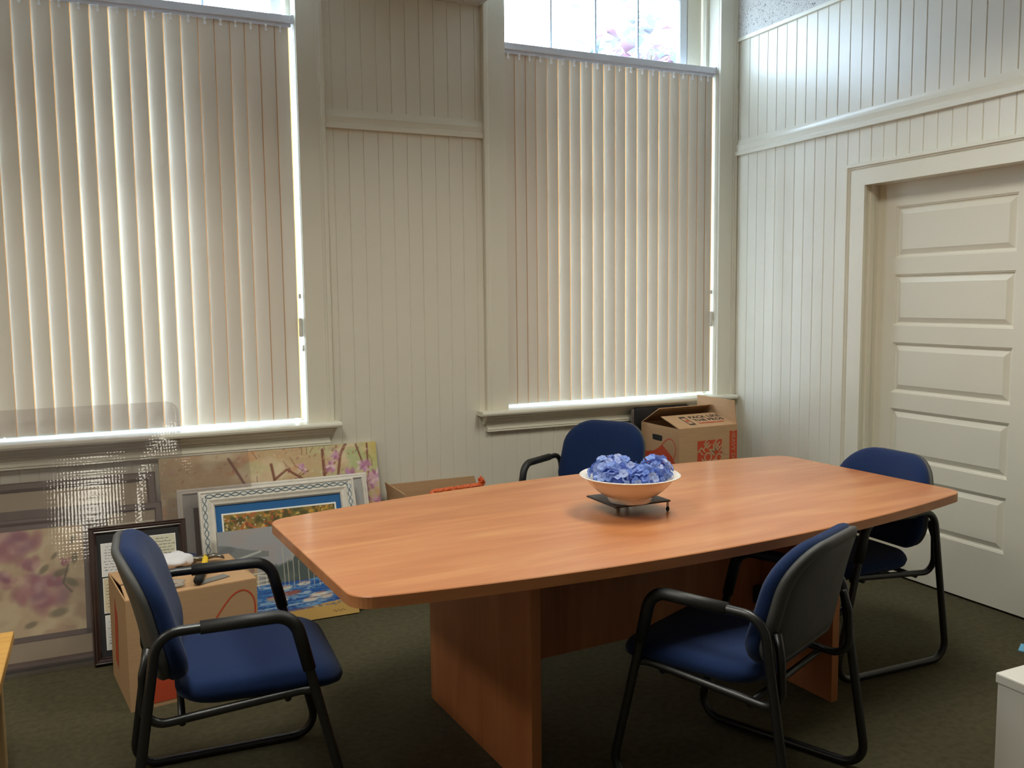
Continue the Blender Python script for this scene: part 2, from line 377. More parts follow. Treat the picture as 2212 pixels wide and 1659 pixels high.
# tongue and groove boards
def board_mesh(name, wdt, h, axis):
    t, e = .012, .0035
    if axis == 'x': prof = [(0, t), (0, e), (e, 0), (wdt - e, 0), (wdt, e), (wdt, t)]
    else: prof = [(t, 0), (e, 0), (0, e), (0, wdt - e), (e, wdt), (t, wdt)]
    n = 6; v = [(p[0], p[1], 0) for p in prof] + [(p[0], p[1], h) for p in prof]
    f = [(i, (i + 1) % n, n + (i + 1) % n, n + i) for i in range(n)] + [tuple(range(n))[::-1], tuple(range(n, 2 * n))]
    me = bpy.data.meshes.new(name); me.from_pydata(v, [], f); me.materials.append(M['paint']); me.update(); return me
cache = {}
def board(wall, axis, a, wdt, z0, z1):
    k = (axis, round(wdt, 4), round(z1 - z0, 4))
    if k not in cache: cache[k] = board_mesh('board', wdt, z1 - z0, axis)
    j = random.uniform(-.0008, .0008)
    link('board', cache[k], wall, (a, YB + j, z0) if axis == 'x' else (XR + j, a, z0))
PB = .0785
for k in range(-32, 24):
    a = 1.911 + k * PB; c = a + PB
    if c < -.62 or a > XR: continue
    c = min(c, XR)
    mid = (a + c) / 2
    if OPEN[0][0] < mid < OPEN[0][1] or OPEN[1][0] < mid < OPEN[1][1]: board(wall_back, 'x', a, c - a, 0, .852)
    elif mid < 0 or mid > 3: board(wall_back, 'x', a, c - a, 0, .852)
    else: board(wall_back, 'x', a, c - a, 0, ZC)
PR = .0803
for k in range(-3, 46):
    c = 4.343 - k * PR; a = c - PR
    if a > YB: continue
    c = min(c, YB)
    if c > DY0 - .06 and a < DY1 + .06: board(wall_right, 'y', a, c - a, DZ + .03, ZC)
    else: board(wall_right, 'y', a, c - a, 0, ZC)

# ceiling with a light well in front of each window
b = B(); WY = 3.45; ZT = 3.75
b.box(XL - .2, XR + .02, YF - .2, WY, ZC, ZT)
b.box(XL - .2, -.66, WY, YB + .02, ZC, ZT); b.box(1.085, 1.945, WY, YB + .02, ZC, ZT)
b.box(-.66, 1.085, WY, YB + .02, ZT - .03, ZT); b.box(1.945, XR + .02, WY, YB + .02, ZT - .03, ZT)
ceiling = tag(b.out('ceiling', 'tile'), kind='structure')
B().box(XR - .012, XR + .010, WY + .002, YB - .004, ZC, ZT - .032).out('tile_panel', 'tile', ceiling)
B().box(XR - .018, XR + .004, WY + .002, YB - .004, ZC - .008, ZC + .012).out('edge_angle', 'trim', ceiling)

# picture rail moulding on both walls
prof = [(0, 0), (.022, 0), (.022, .022), (.014, .030), (.017, .044), (.020, .058), (.014, .066), (.010, .076), (.007, .084), (.007, .098), (0, .098)]
tag(B().prism([(YB - p, 2.371 + q) for p, q in prof], 1.085, 1.957, 'x').out('trim_1', 'trim', auto=.5), kind='structure')
tag(B().prism([(XR - p, 2.371 + q) for p, q in prof], 1.0, YB, 'y').out('trim_2', 'trim', auto=.5), kind='structure')

# ---------------------------------------------------------------- windows
def casing_prof(xi, xo):
    """flat casing with a raised back band on the outer edge (x, y)"""
    s = 1 if xo > xi else -1
    P = [(xi, 0), (xi, .018), (xo - s * .034, .018), (xo - s * .030, .022), (xo - s * .022, .024), (xo - s * .019, .031), (xo - s * .004, .031), (xo, .027), (xo, 0)]
    return [(x, YB - d) for x, d in P]
def window(n, xl, xr, cl, cr, sl, sr):
    r = empty('window_%d' % n, ((xl + xr) / 2, YB, 0), kind='structure'); inv = -Vector(r.location)
    def put(bb, name, m, parent=r, **k):
        bb.v = [tuple(Vector(p) + inv) for p in bb.v] if parent is r else bb.v
        return bb.out(name, m, parent, **k)
    put(B().prism(casing_prof(xl, cl), .873, 3.46, 'z'), 'casing', 'trim')
    put(B().prism(casing_prof(xr, cr), .873, 3.46, 'z'), 'casing', 'trim')
    put(B().box(cl, cr, YB - .03, YB, 3.46, 3.58), 'head_casing', 'trim')
    yb = YB + .25
    put(B().box(xl - .010, xl + .001, YB + .002, yb, .86, 3.42), 'jamb', 'trim')
    put(B().box(xr - .001, xr + .010, YB + .002, yb, .86, 3.42), 'jamb', 'trim')
    put(B().box(xl, xr, YB - .004, yb, 3.405, 3.42), 'head_jamb', 'trim')
    # stool (inside sill), crown, apron, bead
    st = [(YB + .25, .848), (YB + .25, .873), (YB - .080, .873), (YB - .087, .869), (YB - .090, .860), (YB - .087, .851), (YB - .080, .847)]
    put(B().prism(st, sl, sr, 'x'), 'sill', 'trim', auto=.5)
    crown = [(YB, .848), (YB - .066, .848), (YB - .066, .838), (YB - .058, .832), (YB - .050, .818), (YB - .036, .812), (YB - .030, .808), (YB - .030, .800), (YB - .022, .797), (YB, .797)]
    put(B().prism(crown, sl + .035, min(sr - .035, XR - .004), 'x'), 'crown_moulding', 'trim', auto=.4)
    ap = [(YB, .752), (YB - .030, .752), (YB - .030, .756), (YB - .024, .760), (YB - .030, .764), (YB - .028, .772), (YB - .018, .776), (YB - .018, .798), (YB, .798)]
    put(B().prism(ap, sl + .055, min(sr - .05, XR - .004), 'x'), 'apron', 'trim')
    # stops and sash
    for sx, s in ((xl + .001, 1), (xr - .001, -1)):
        put(B().box(min(sx, sx + s * .022), max(sx, sx + s * .022), YB + .10, YB + .125, .873, 3.405), 'stop', 'trim')
    ys0, ys1 = YB + .165, YB + .205
    gx0, gx1 = xl + .088, xr - .178 if n == 2 else xr - .088
    if n == 2: put(B().box(gx1 + .062, xr - .014, YB + .165, YB + .205, .873, 3.405), 'frame_board', 'trim')
    a, c = gx0 - .06, gx1 + .06
    fr = put(B().box(a, gx0, ys0, ys1, .873, 3.40).box(gx1, c, ys0, ys1, .873, 3.40).box(gx0, gx1, ys0, ys1, .873, .95).box(gx0, gx1, ys0, ys1, 3.33, 3.40).box(gx0, gx1, ys0, ys1, 2.10, 2.16), 'sash', 'sash', bevel=.006, bseg=1)
    cw = (gx1 - gx0) / 4
    for z0, z1 in ((.95, 2.10), (2.16, 3.33)):
        for i in range(4):
            put(B().box(gx0 + i * cw, gx0 + (i + 1) * cw, YB + .182, YB + .186, z0, z1), 'pane', 'glass')
        for i in range(1, 4):
            put(B().box(gx0 + i * cw - .005, gx0 + i * cw + .005, ys0 + .008, ys1 - .008, z0, z1), 'muntin', 'lead')
    return r
def portal(xl, xr):
    """sampling guide only (gives off no light of its own): tells Cycles where the sky comes in"""
    ld = bpy.data.lights.new('sky_portal', 'AREA'); ld.shape = 'RECTANGLE'; ld.size = xr - xl; ld.size_y = 2.56; ld.cycles.is_portal = True
    o = bpy.data.objects.new('sky_portal', ld); COL.objects.link(o); o.location = ((xl + xr) / 2, YB + .245, 2.14); o.rotation_euler = (-PI / 2, 0, 0)
portal(*OPEN[0]); portal(*OPEN[1])
window(1, -.52, .95, -.655, 1.082, -.69, 1.108)
window(2, 2.085, 3.55, 1.950, XR - .001, 1.895, XR - .022)

# vertical blinds: one thing each, every vane its own part
VCOLS = [-.5, -.33, -.17, 0, .17, .33, .455, .5]
VW, ZV0, ZV1 = .089, .892, 2.868
def blind(name, xl, xr, hx, tilt, label, tk):
    r = empty(name, ((xl + xr) / 2, YB + .045, 0), label=label, cat='blind', group='vertical blinds in the windows'); ox, oy = r.location.x, r.location.y
    rl = B().box(xl - ox, xr - ox, -.026, .022, 2.872, 2.908).out('headrail', 'rail', r, bevel=.003)
    B().box(xl - ox + .012, xr - ox - .012, -.010, .016, 2.854, 2.873).out('carrier_track', 'rail', rl)
    B().box(xl - ox - .001, xl - ox + .012, -.028, .024, 2.868, 2.910).out('end_cap', 'rail', rl); B().box(xr - ox - .012, xr - ox + .001, -.028, .024, 2.868, 2.910).out('end_cap', 'rail', rl)
    nr, nc = 14, 7
    for x, (t0, t1) in zip(hx, tilt):
        V = []; F = []
        for i in range(nr + 1):
            fz = i / nr; z = ZV1 - .012 - fz * (ZV1 - .012 - ZV0); a = math.radians((t0 + (t1 - t0) * min(1, fz * 2.0) ** .8) * tk)
            for j in range(nc + 1):
                u = VCOLS[j] * VW; bow = .004 * (1 - (2 * VCOLS[j]) ** 2)
                V.append((u * math.cos(a) + bow * math.sin(a), -u * math.sin(a) + bow * math.cos(a) , z))
        for i in range(nr):
            for j in range(nc):
                k = i * (nc + 1) + j; F.append((k, k + 1, k + nc + 2, k + nc + 1))
        v = raw('vane', V, F, 'vane', r, True, (x - ox, 0, 0)); v.data.materials.append(M['vane_edge'])
        v.data.polygons.foreach_set('material_index', [1 if q % nc == nc - 1 else 0 for q in range(len(F))])
        B().box(-.004, .004, -.010, -.007, -.036, .0).box(-.006, .006, -.014, -.009, -.012, -.003).box(-.006, .006, -.014, -.009, -.034, -.024).out('hanger_clip', 'clip', r, loc=(x - ox, -.002, 2.858))
    return r
HX2 = [2.128, 2.196, 2.260, 2.329, 2.401, 2.476, 2.549, 2.628, 2.704, 2.783, 2.855, 2.935, 3.014, 3.090, 3.167, 3.239, 3.309, 3.377, 3.439, 3.490]
T2 = [(3, 4), (4, 6), (5, 7), (6, 9), (8, 11), (10, 16), (9, 14), (11, 17), (12, 17), (11, 16), (10, 14), (12, 16), (11, 15), (11, 15), (11, 14), (10, 13), (10, 12), (9, 11), (8, 10), (7, 9)]
blind2 = blind('vertical_blind', 2.087, 3.548, HX2, T2, 'cream vertical blind in the window beside the room corner', .92)
HX1 = [.884 - .0735 * i for i in range(5)][::-1]
HX1 = [.064 - .0790 * i for i in range(1, 8)][::-1] + [.064, .145, .220, .299, .376, .454, .529, .601, .670, .742, .815, .884]
T1 = [(6, 10), (6, 9), (5, 9), (5, 10), (5, 9), (4, 7), (8, 18), (6, 11), (8, 19), (5, 10), (8, 20), (6, 18), (4, 10), (3, 5), (3, 7), (4, 12), (2, 4), (2, 3), (2, 4)]
blind1 = blind('vertical_blind', -.518, .948, HX1, T1, 'cream vertical blind in the window above the stacked pictures', 1.0)
def cord_set(bl, x, zw, zt, ztop):
    """bead chain, cord and weight hanging beside the vanes"""
    ox, oy = bl.location.x, bl.location.y; X = x - ox
    b = B()
    for i in range(int((2.86 - zt) / .009)):
        z = 2.86 - i * .009
        o = [(X, -.012, z + .0028), (X, -.012, z - .0028)] + [(X + .0028 * math.cos(a), -.012 + .0028 * math.sin(a), z) for a in (0, PI / 2, PI, 1.5 * PI)]
        b.add(o, [(0, 2, 3), (0, 3, 4), (0, 4, 5), (0, 5, 2), (1, 3, 2), (1, 4, 3), (1, 5, 4), (1, 2, 5)])
    b.out('bead_chain', 'rail', bl)
    B().tube([(X + .010, -.006, 2.86), (X + .011, -.006, zt)], .0012, seg=5).out('pull_cord', 'clip', bl)
    B().box(X - .010, X + .008, -.022, -.002, zw - .048, zw + .048).out('cord_weight', 'white_plastic', bl, bevel=.004)
    B().box(X - .007, X + .005, -.020, -.006, ztop - .012, ztop + .012).out('cord_joiner', 'white_plastic', bl, bevel=.003)
    B().lathe([(0, .014), (.005, .013), (.0035, .002), (.007, -.012), (.0055, -.018), (0, -.019)], 12, (X + .008, -.010, zt - .004)).out('tassel', 'white_plastic', bl, True)
cord_set(blind1, .938, 1.362, 1.262, 1.522)
cord_set(blind2, 3.534, 1.355, 1.372, 1.525)

# ---------------------------------------------------------------- door
dr = empty('door_1', (3.783, DY1, 0), kind='structure')
ly0, ly1 = 2.285, 3.513
def D(bb, name, m, parent=dr, **k):
    bb.v = [(x - 3.783, y - DY1, z) for x, y, z in bb.v]; return bb.out(name, m, parent, **k)
PZ = [(1.953, 1.687), (1.602, 1.336), (1.2485, .984), (.900, .633), (.547, .280)]
py0, py1 = 2.697, 3.376
b = B(); b.box(3.783, 3.797, py1, ly1, .012, 2.078).box(3.783, 3.797, ly0, py0, .012, 2.078)
zz = [2.078] + [z for p in PZ for z in p] + [.012]
for i in range(0, len(zz), 2): b.box(3.783, 3.797, py0, py1, zz[i + 1], zz[i])
b.box(3.797, 3.82, ly0, ly1, .012, 2.078)
leaf = D(b, 'leaf', 'door')
def ring_panel(y0, y1, z0, z1, rings):
    """raised panel: concentric rectangles (inset, x)"""
    V = []; F = []
    for d, x in rings: V += [(x, y0 + d, z0 + d), (x, y1 - d, z0 + d), (x, y1 - d, z1 - d), (x, y0 + d, z1 - d)]
    for i in range(len(rings) - 1):
        for k in range(4):
            l = (k + 1) % 4; F.append((i * 4 + k, i * 4 + 4 + k, i * 4 + 4 + l, i * 4 + l))
    k = (len(rings) - 1) * 4; F.append((k, k + 3, k + 2, k + 1))
    b = B(); b.add(V, F); return b
for z1, z0 in PZ:
    D(ring_panel(py0, py1, z0, z1, [(0, 3.783), (.003, 3.7865), (.006, 3.787), (.012, 3.7945), (.018, 3.7955), (.040, 3.786), (.043, 3.7845), (.046, 3.7845)]), 'panel', 'door')
# jamb, stop, casing
D(B().box(XR - .004, XR + .14, DY1, DY1 + .03, 0, DZ + .03), 'jamb', 'trim'); D(B().box(XR - .004, XR + .14, DY0 - .03, DY0, 0, DZ + .03), 'jamb', 'trim')
D(B().box(XR - .004, XR + .14, DY0 - .03, DY1 + .03, DZ, DZ + .03), 'head_jamb', 'trim')
D(B().box(XR + .03, XR + .06, DY1 - .010, DY1, 0, DZ), 'stop', 'trim')
cp = [(0, 0), (0, .018), (.092, .018), (.094, .013), (.098, .013), (.100, .020), (.107, .022), (.110, .030), (.126, .030), (.130, .026), (.130, 0)]
ci, co = 3.481, 2.070
def casing_side(path_fn, name):
    V = []; n = len(cp)
    for e in (0, 1): V += [path_fn(e, w, h) for w, h in cp]
    F = [(i, (i + 1) % n, n + (i + 1) % n, n + i) for i in range(n)] + [tuple(range(n))[::-1], tuple(range(n, 2 * n))]
    b = B(); b.add(V, F); return D(b, name, 'trim', auto=None)
casing_side(lambda e, w, h: (XR - h, ci + w, (0, co + w * .9)[e]), 'casing')
casing_side(lambda e, w, h: (XR - h, 2.310 - w, (0, co + w * .9)[e]), 'casing')
casing_side(lambda e, w, h: (XR - h, (2.310 - w, ci + w)[e], co + w * .9), 'head_casing')

# ---------------------------------------------------------------- ceiling lights (above and behind the camera)
def troffer(x, y, lbl):
    t = empty('ceiling_light', (x, y, ZC), label=lbl, cat='ceiling light', group='ceiling lights')
    B().box(-.305, .305, -.61, -.58, -.015, 0).box(-.305, .305, .58, .61, -.015, 0).box(-.305, -.275, -.58, .58, -.015, 0).box(.275, .305, -.58, .58, -.015, 0).out('frame', 'white_plastic', t)
    B().box(-.275, .275, -.58, .58, -.010, -.001).out('diffuser', 'lamp', t)
    ld = bpy.data.lights.new('fluorescent_light', 'AREA'); ld.shape = 'RECTANGLE'; ld.size = .55; ld.size_y = 1.16; ld.energy = LAMP_WATTS; ld.color = LAMP_COLOR; ld.spread = math.radians(150)
    lo = bpy.data.objects.new('fluorescent_light', ld); COL.objects.link(lo); lo.parent = t; lo.location = (0, 0, -.017)
for x, y, lb in ((.0, 2.25, 'lit fluorescent ceiling light above the armchair by the tool box'), (2.2, 2.30, 'lit fluorescent ceiling light above the table end by the door'), (-2.4, 2.25, 'lit fluorescent ceiling light over the bare floor beyond the oak side table')):
    troffer(x, y, lb)

# ================================================================ CONFERENCE TABLE
TX, TY, TR, TZ = 1.742, 2.700, math.radians(3.35), .740
tb = empty('conference_table', (TX, TY, 0), TR, 'boat-shaped orange wood conference table on panel legs', 'table')
def boat(L, wc, we, rc, n=40):
    """outline of a boat-shaped top with rounded corners"""
    pts = []
    def edge(x): return we / 2 + (wc - we) / 2 * (1 - (x / (L / 2)) ** 2)
    c = []
    for i in range(n + 1):
        x = -L / 2 + L * i / n; c.append((x, -edge(x)))
    for i in range(n + 1):
        x = L / 2 - L * i / n; c.append((x, edge(x)))
    V = [Vector((x, y, 0)) for x, y in c]
    # keep points off the four corners, then fillet them
    res = []; N = len(V); corner = {0, n, n + 1, 2 * n + 1}
    keep = [i for i in range(N) if i in corner or min((V[i] - V[k]).length for k in corner) > rc * 1.25]
    K = [V[i] for i in keep]
    for j, i in enumerate(keep):
        if i in corner:
            p = K[j]; a = (K[j - 1] - p).normalized(); d = (K[(j + 1) % len(K)] - p).normalized(); ang = a.angle(d); t = rc / math.tan(ang / 2); bis = (a + d).normalized(); cc = p + bis * (rc / math.sin(ang / 2))
            s0 = p + a * t - cc; s1 = p + d * t - cc; tot = s0.angle(s1); ax = s0.cross(s1).normalized()
            res += [cc + Matrix.Rotation(tot * k / 8, 3, ax) @ s0 for k in range(9)]
        else: res.append(K[j])
    return [(q.x, q.y) for q in res]
ol = boat(2.44, 1.19, .93, .075)
n = len(ol)
def inset(o, d):
    r = []
    for i, (x, y) in enumerate(o):
        a = Vector(o[i - 1]); c = Vector(o[(i + 1) % len(o)]); t = (c - a).normalized(); r.append((x - t.y * d, y + t.x * d))
    return r
i1 = inset(ol, .0025)
V = [(x, y, TZ - .0025) for x, y in ol] + [(x, y, TZ) for x, y in i1] + [(x, y, TZ - .032) for x, y in ol]
raw('tabletop', V, [tuple(range(n, 2 * n))] + [(i, (i + 1) % n, n + (i + 1) % n, n + i) for i in range(n)] + [tuple(range(2 * n, 3 * n))[::-1]], 'table', tb)
V = [(x, y, TZ - .0025) for x, y in ol] + [(x, y, TZ - .0335) for x, y in ol] + [(x, y, TZ - .0335) for x, y in inset(ol, .004)]
raw('edge_band', V, [(n + i, n + (i + 1) % n, (i + 1) % n, i) for i in range(n)] + [(n + (i + 1) % n, n + i, 2 * n + i, 2 * n + (i + 1) % n) for i in range(n)], 'table_edge', tb)
for sx in (-1, 1):
    a, c = (-.655, -.620) if sx < 0 else (.615, .650)
    B().box(a, c, -.385, .385, 0, TZ - .032).out('leg_panel', 'table_leg', tb, bevel=.0015, bseg=1)
B().box(-.620, .615, -.014, .014, .245, TZ - .032).out('modesty_panel', 'table_leg', tb)
B().box(.575, .608, -.045, -.0145, .275, .345).out('cable_clip', 'rubber', tb, bevel=.004)

# ================================================================ CHAIRS
CW, HA, AF, AR, FF, FR = .274, .635, .170, .184, .315, .278
def rr_outline(hw, hl, r, taper=0., n=8, p=0.):
    """rounded rectangle (x,y); taper narrows the -y end"""
    out = []
    for cx, cy, a0 in ((hw - r, hl - r, 0), (-hw + r, hl - r, PI / 2), (-hw + r, -hl + r, PI), (hw - r, -hl + r, 1.5 * PI)):
        for k in range(n + 1):
            a = a0 + PI / 2 * k / n; x, y = cx + r * math.cos(a), cy + r * math.sin(a)
            out.append((x, y))
    return [(x * (1 - taper * (.5 - y / (2 * hl))), y) for x, y in out]
def cushion(outline, rings, deform):
    """rings (scale-inset, height) from the underside to the crown"""
    V = []; n = len(outline); F = []
    for d, h in rings:
        for x, y in outline:
            l = math.hypot(x, y); k = max(0, 1 - d / l); V.append(deform(x * k, y * k, h))
    for i in range(len(rings) - 1):
        for k in range(n):
            l = (k + 1) % n; F.append((i * n + k, i * n + l, i * n + n + l, i * n + n + k))
    F.append(tuple(range(n))[::-1]); V.append(deform(0, 0, rings[-1][1])); c = len(V) - 1; k0 = (len(rings) - 1) * n
    F += [(k0 + k, k0 + (k + 1) % n, c) for k in range(n)]
    return V, F
def make_chair():
    t = empty('armchair')
    # seat
    def sd(x, y, h):
        wf = max(0, (y - .10) / .16); back = max(0, (-y - .12) / .14)
        return (x, y + .088, .425 + h - .030 * wf ** 2 + .012 * back ** 2 - .10 * x * x * (h > 0) + .05 * abs(x) ** 2)
    ol = rr_outline(.258, .232, .100, .08, 9)
    V, F = cushion(ol, [(.07, -.030), (.022, -.028), (.006, -.018), (0, -.002), (.004, .014), (.014, .026), (.034, .034), (.075, .038), (.13, .040), (.19, .040)], sd)
    seat = raw('seat', V, F, 'navy', t, True)
    V, F = cushion(ol, [(.10, -.045), (.060, -.044), (.052, -.030), (.052, -.022)], sd)
    raw('seat_pan', V, F, 'shell', seat, True)
    # backrest: outline in (x, z), curved towards the sitter, leaning back
    def bo():
        pts = []
        for (cx, cy, r, a0) in ((.085, .058, .142, 0), (-.085, .058, .142, PI / 2), (-.160, -.078, .090, PI), (.160, -.078, .090, 1.5 * PI)):
            for k in range(10):
                a = a0 + PI / 2 * k / 9; pts.append((cx + r * math.cos(a) * (1.12 if cy > 0 else 1.04), cy + r * math.sin(a)))
        return pts
    BO = bo()
    def bd(x, z, h):
        return (x, -.208 + h * (1 + .25 * max(0, -z) / .2 if h > 0 else 1) + .62 * x * x - .20 * z - .55 * z * z * (z > 0), .632 + z)
    def bdb(x, z, h): return bd(x, z, -h)
    V, F = cushion(BO, [(.05, -.012), (.012, -.010), (.001, .002), (0, .016), (.006, .028), (.018, .040), (.05, .048), (.10, .051)], bd)
    back = raw('backrest', V, F, 'navy', t, True)
    V, F = cushion(BO, [(.05, .008), (.006, .008), (.004, .020), (.010, .028), (.024, .033), (.032, .0335), (.036, .031), (.040, .031), (.044, .0335), (.075, .036), (.12, .037)], bdb)
    raw('back_shell', V, F, 'shell', back, True)
    R_ = .0138
    for s in (-1, 1):
        x = s * CW
        B().tube([(x, AF, HA), (x, FF, .0142), (x, -FR, .0142), (x, -AR, HA)], R_, .068, 12, True, 7).out('side_frame', 'black_tube', t, True)
        # arm sleeve: from mid arm, round the front bend, part way down the front leg
        full = fillet([Vector((x, -.075, HA + .001)), Vector((x, AF, HA + .001)), Vector((x, AF + (FF - AF) * .26, HA - (HA - .0142) * .26))], .068, False, 8)
        B().tube(full, .0185, 0, 14).out('armrest', 'sleeve', t, True)
        xi = s * (CW - .030)
        B().tube([(x - s * .006, .232, .405), (xi, .190, .402), (xi, -.228, .372), (xi, -.222, .52), (xi - s * .012, -.205, .585)], .0125, .055, 10, False, 7).out('seat_rail', 'black_tube', t, True)
    for y, z in ((.15, .385), (-.13, .368)):
        B().tube([(-CW + .03, y, z), (CW - .03, y, z)], .010, 0, 8).out('cross_bar', 'black_tube', t, True)
    return t
chair = make_chair()
POSES = [((.290, 2.691), -92.8, 'navy fabric armchair beside the cardboard box of tools, facing the table end'),
         ((1.757, 2.087), 23.7, 'navy armchair with charcoal back shell at the table side away from the windows'),
         ((2.810, 2.712), 88.5, 'navy armchair tucked under the table end in front of the panelled door'),
         ((2.263, 3.962), 120.4, 'navy armchair between the table and the corner window, behind the bowl of flowers')]
for i, ((x, y), a, lb) in enumerate(POSES):
    c = chair if i == 0 else copy_tree(chair)
    c.location = (x, y, 0); c.rotation_euler = (0, 0, math.radians(a)); tag(c, lb, 'chair', 'navy armchairs round the table')

# ================================================================ BOWL, STAND, HYDRANGEAS
st = empty('plate_stand', (1.689, 2.652, TZ), 0, 'black square plate on short metal feet under the flower bowl', 'stand')
B().box(-.114, .114, -.097, .105, .036, .042).out('plate', 'slate', st, bevel=.0015, bseg=1)
for x, y in ((.108, -.087), (.05, .088), (-.012, .050)):
    l = B().box(x - .005, x + .005, y - .002, y + .002, .012, .038).out('foot', 'steel', st, bevel=.001, bseg=1)
    B().lathe([(0, 0), (.004, .001), (.0065, .006), (.0065, .012), (.004, .018), (0, .019)], 12, (x, y, .0)).out('foot_tip', 'rubber', l, True)
BX, BY, BZ = 1.672, 2.618, TZ + .042
bw = empty('bowl', (BX, BY, BZ), 0, 'white ceramic bowl full of blue hydrangeas on the table', 'bowl')
B().lathe([(0, .006), (.066, .006), (.070, 0), (.076, 0), (.078, .010), (.074, .014), (.098, .026), (.124, .045), (.144, .066), (.156, .083), (.162, .086), (.176, .091), (.178, .0945), (.174, .0965), (.160, .092), (.152, .088), (.140, .070), (.118, .046), (.092, .029), (.06, .019), (0, .017)], 64).out('body', 'white_cer', bw, True, auto=.7)
# one floret: four cupped petals
def floret_mesh():
    V = []; F = []
    for k in range(4):
        a0 = k * PI / 2; k0 = len(V)
        for i in range(4):
            r = .0015 + .0125 * i / 3; hw = (.002, .0070, .0078, .0042)[i]; z = (.001, .002, .0035, .0028)[i]
            for j in (-1, 0, 1):
                x, y = r + (.001 if j == 0 and i == 3 else 0), hw * j
                V.append((x * math.cos(a0) - y * math.sin(a0), x * math.sin(a0) + y * math.cos(a0), z + (.0022 * abs(j))))
        for i in range(3):
            for j in range(2):
                q = k0 + i * 3 + j; F.append((q, q + 1, q + 4, q + 3))
    me = bpy.data.meshes.new('floret'); me.from_pydata(V, [], F); me.materials.append(M['petal'])
    me.polygons.foreach_set('use_smooth', [True] * len(F)); me.update(); return me
FM = floret_mesh()
core_m = mat('flower_shade', (96, 116, 190), .9, vary=.1)
def head(cx, cy, cz, rx, ry, rz, nfl, lb):
    h = empty('hydrangea', (BX + cx, BY + cy, BZ + cz), 0, lb, 'flower', 'hydrangea heads in the bowl')
    V, F = [], []
    b = B(); prof = [(math.cos(a) , math.sin(a)) for a in np.linspace(-PI / 2 + .01, PI / 2 - .01, 9)]
    b.lathe(prof, 16); b.v = [(x * (rx - .008), y * (ry - .008), z * (rz - .008)) for x, y, z in b.v]
    b.v = [tuple(Vector((v[0] + cx, v[1] + cy, 0)) * min(1, float(np.interp(v[2] + cz, [.018, .03, .046, .07, .088, .11], [.02, .07, .105, .126, .138, .16])) / max(1e-6, math.hypot(v[0] + cx, v[1] + cy))) - Vector((cx, cy, 0)) + Vector((0, 0, max(v[2], .022 - cz)))) for v in b.v]
    b.out('flower_core', core_m, h, True)
    for i in range(nfl):
        z = 1 - 1.25 * (i + .5) / nfl; ph = i * 2.39996 + random.uniform(-.2, .2); s = math.sqrt(max(0, 1 - z * z))
        p = Vector((rx * s * math.cos(ph), ry * s * math.sin(ph), rz * z))
        nrm = Vector((p.x / rx ** 2, p.y / ry ** 2, p.z / rz ** 2)).normalized()
        nrm = (nrm + Vector([random.uniform(-.75, .75) for _ in range(3)])).normalized()
        rb = math.hypot(cx + p.x, cy + p.y); zb = cz + p.z
        if rb > float(np.interp(zb, [.02, .046, .07, .088, .11], [.04, .095, .118, .132, .160])): continue
        o = link('floret', FM, h); q = nrm.to_track_quat('Z', 'Y')
        sc = random.uniform(.85, 1.3); o.matrix_local = Matrix.Translation(p * random.uniform(.90, 1.10)) @ q.to_matrix().to_4x4() @ Matrix.Rotation(random.uniform(0, 6), 4, 'Z') @ Matrix.Scale(sc, 4)
head(-.046, .022, .075, .098, .090, .078, 104, 'largest blue hydrangea head, mounded highest in the white bowl')
head(.094, -.026, .078, .058, .060, .068, 64, 'round blue hydrangea head on the door side of the bowl')
head(.012, -.082, .076, .062, .050, .050, 52, 'low blue hydrangea head at the bowl rim away from the windows')
head(-.098, -.046, .076, .056, .056, .050, 52, 'flattened blue hydrangea head at the bowl rim facing the stacked pictures')

# ================================================================ CARDBOARD BOXES
def carton(name, loc, rz, L, W, H, label, flaps, group='cardboard moving boxes'):
    """open carton: origin at the base, x along the front face (front = -y)"""
    t = empty(name, loc, rz, label, 'box', group); th = .0045; l, w_ = L / 2, W / 2
    b = B().box(-l, l, -w_, w_, 0, th)
    b.box(-l, l, -w_, -w_ + th, th, H).box(-l, l, w_ - th, w_, th, H).box(-l, -l + th, -w_ + th, w_ - th, th, H).box(l - th, l, -w_ + th, w_ - th, th, H)
    b.out('body', 'card', t)
    for side, ang, ln in flaps:           # ang: 0 = standing up, + = folded outwards, - = inwards (degrees)
        a = math.radians(ang); k = L if side in 'fb' else W
        pl = {'f': ((0, -w_ + th / 2, H), 0), 'b': ((0, w_ - th / 2, H), PI), 'l': ((-l + th / 2, 0, H), -PI / 2), 'r': ((l - th / 2, 0, H), PI / 2)}[side]
        hk = k / 2 - .003
        pr = [(-hk, 0), (hk, 0), (hk - .012, ln), (-hk + .012, ln)]
        n = Vector((0, -math.sin(a), math.cos(a))); d = Vector((0, -math.cos(a), -math.sin(a)))
        mt = Matrix.Rotation(pl[1], 3, 'Z'); V = []
        for o_ in (0, 1):
            for u, v in pr: V.append(mt @ (Vector((u, 0, 0)) + n * v + d * (th * (o_ - .5))) + Vector(pl[0]))
        raw('flap', V, [(0, 1, 2, 3), (7, 6, 5, 4), (0, 4, 5, 1), (1, 5, 6, 2), (2, 6, 7, 3), (3, 7, 4, 0)], 'card', t)
    return t
def face(L, W, side, e=.0008):
    """(u from the left edge seen from outside, v up) -> point on an outer face"""
    if side == 'f': return lambda u, v, h=0: (-L / 2 + u, -W / 2 - e - h, v)
    if side == 'l': return lambda u, v, h=0: (-L / 2 - e - h, W / 2 - u, v)
    if side == 'r': return lambda u, v, h=0: (L / 2 + e + h, -W / 2 + u, v)
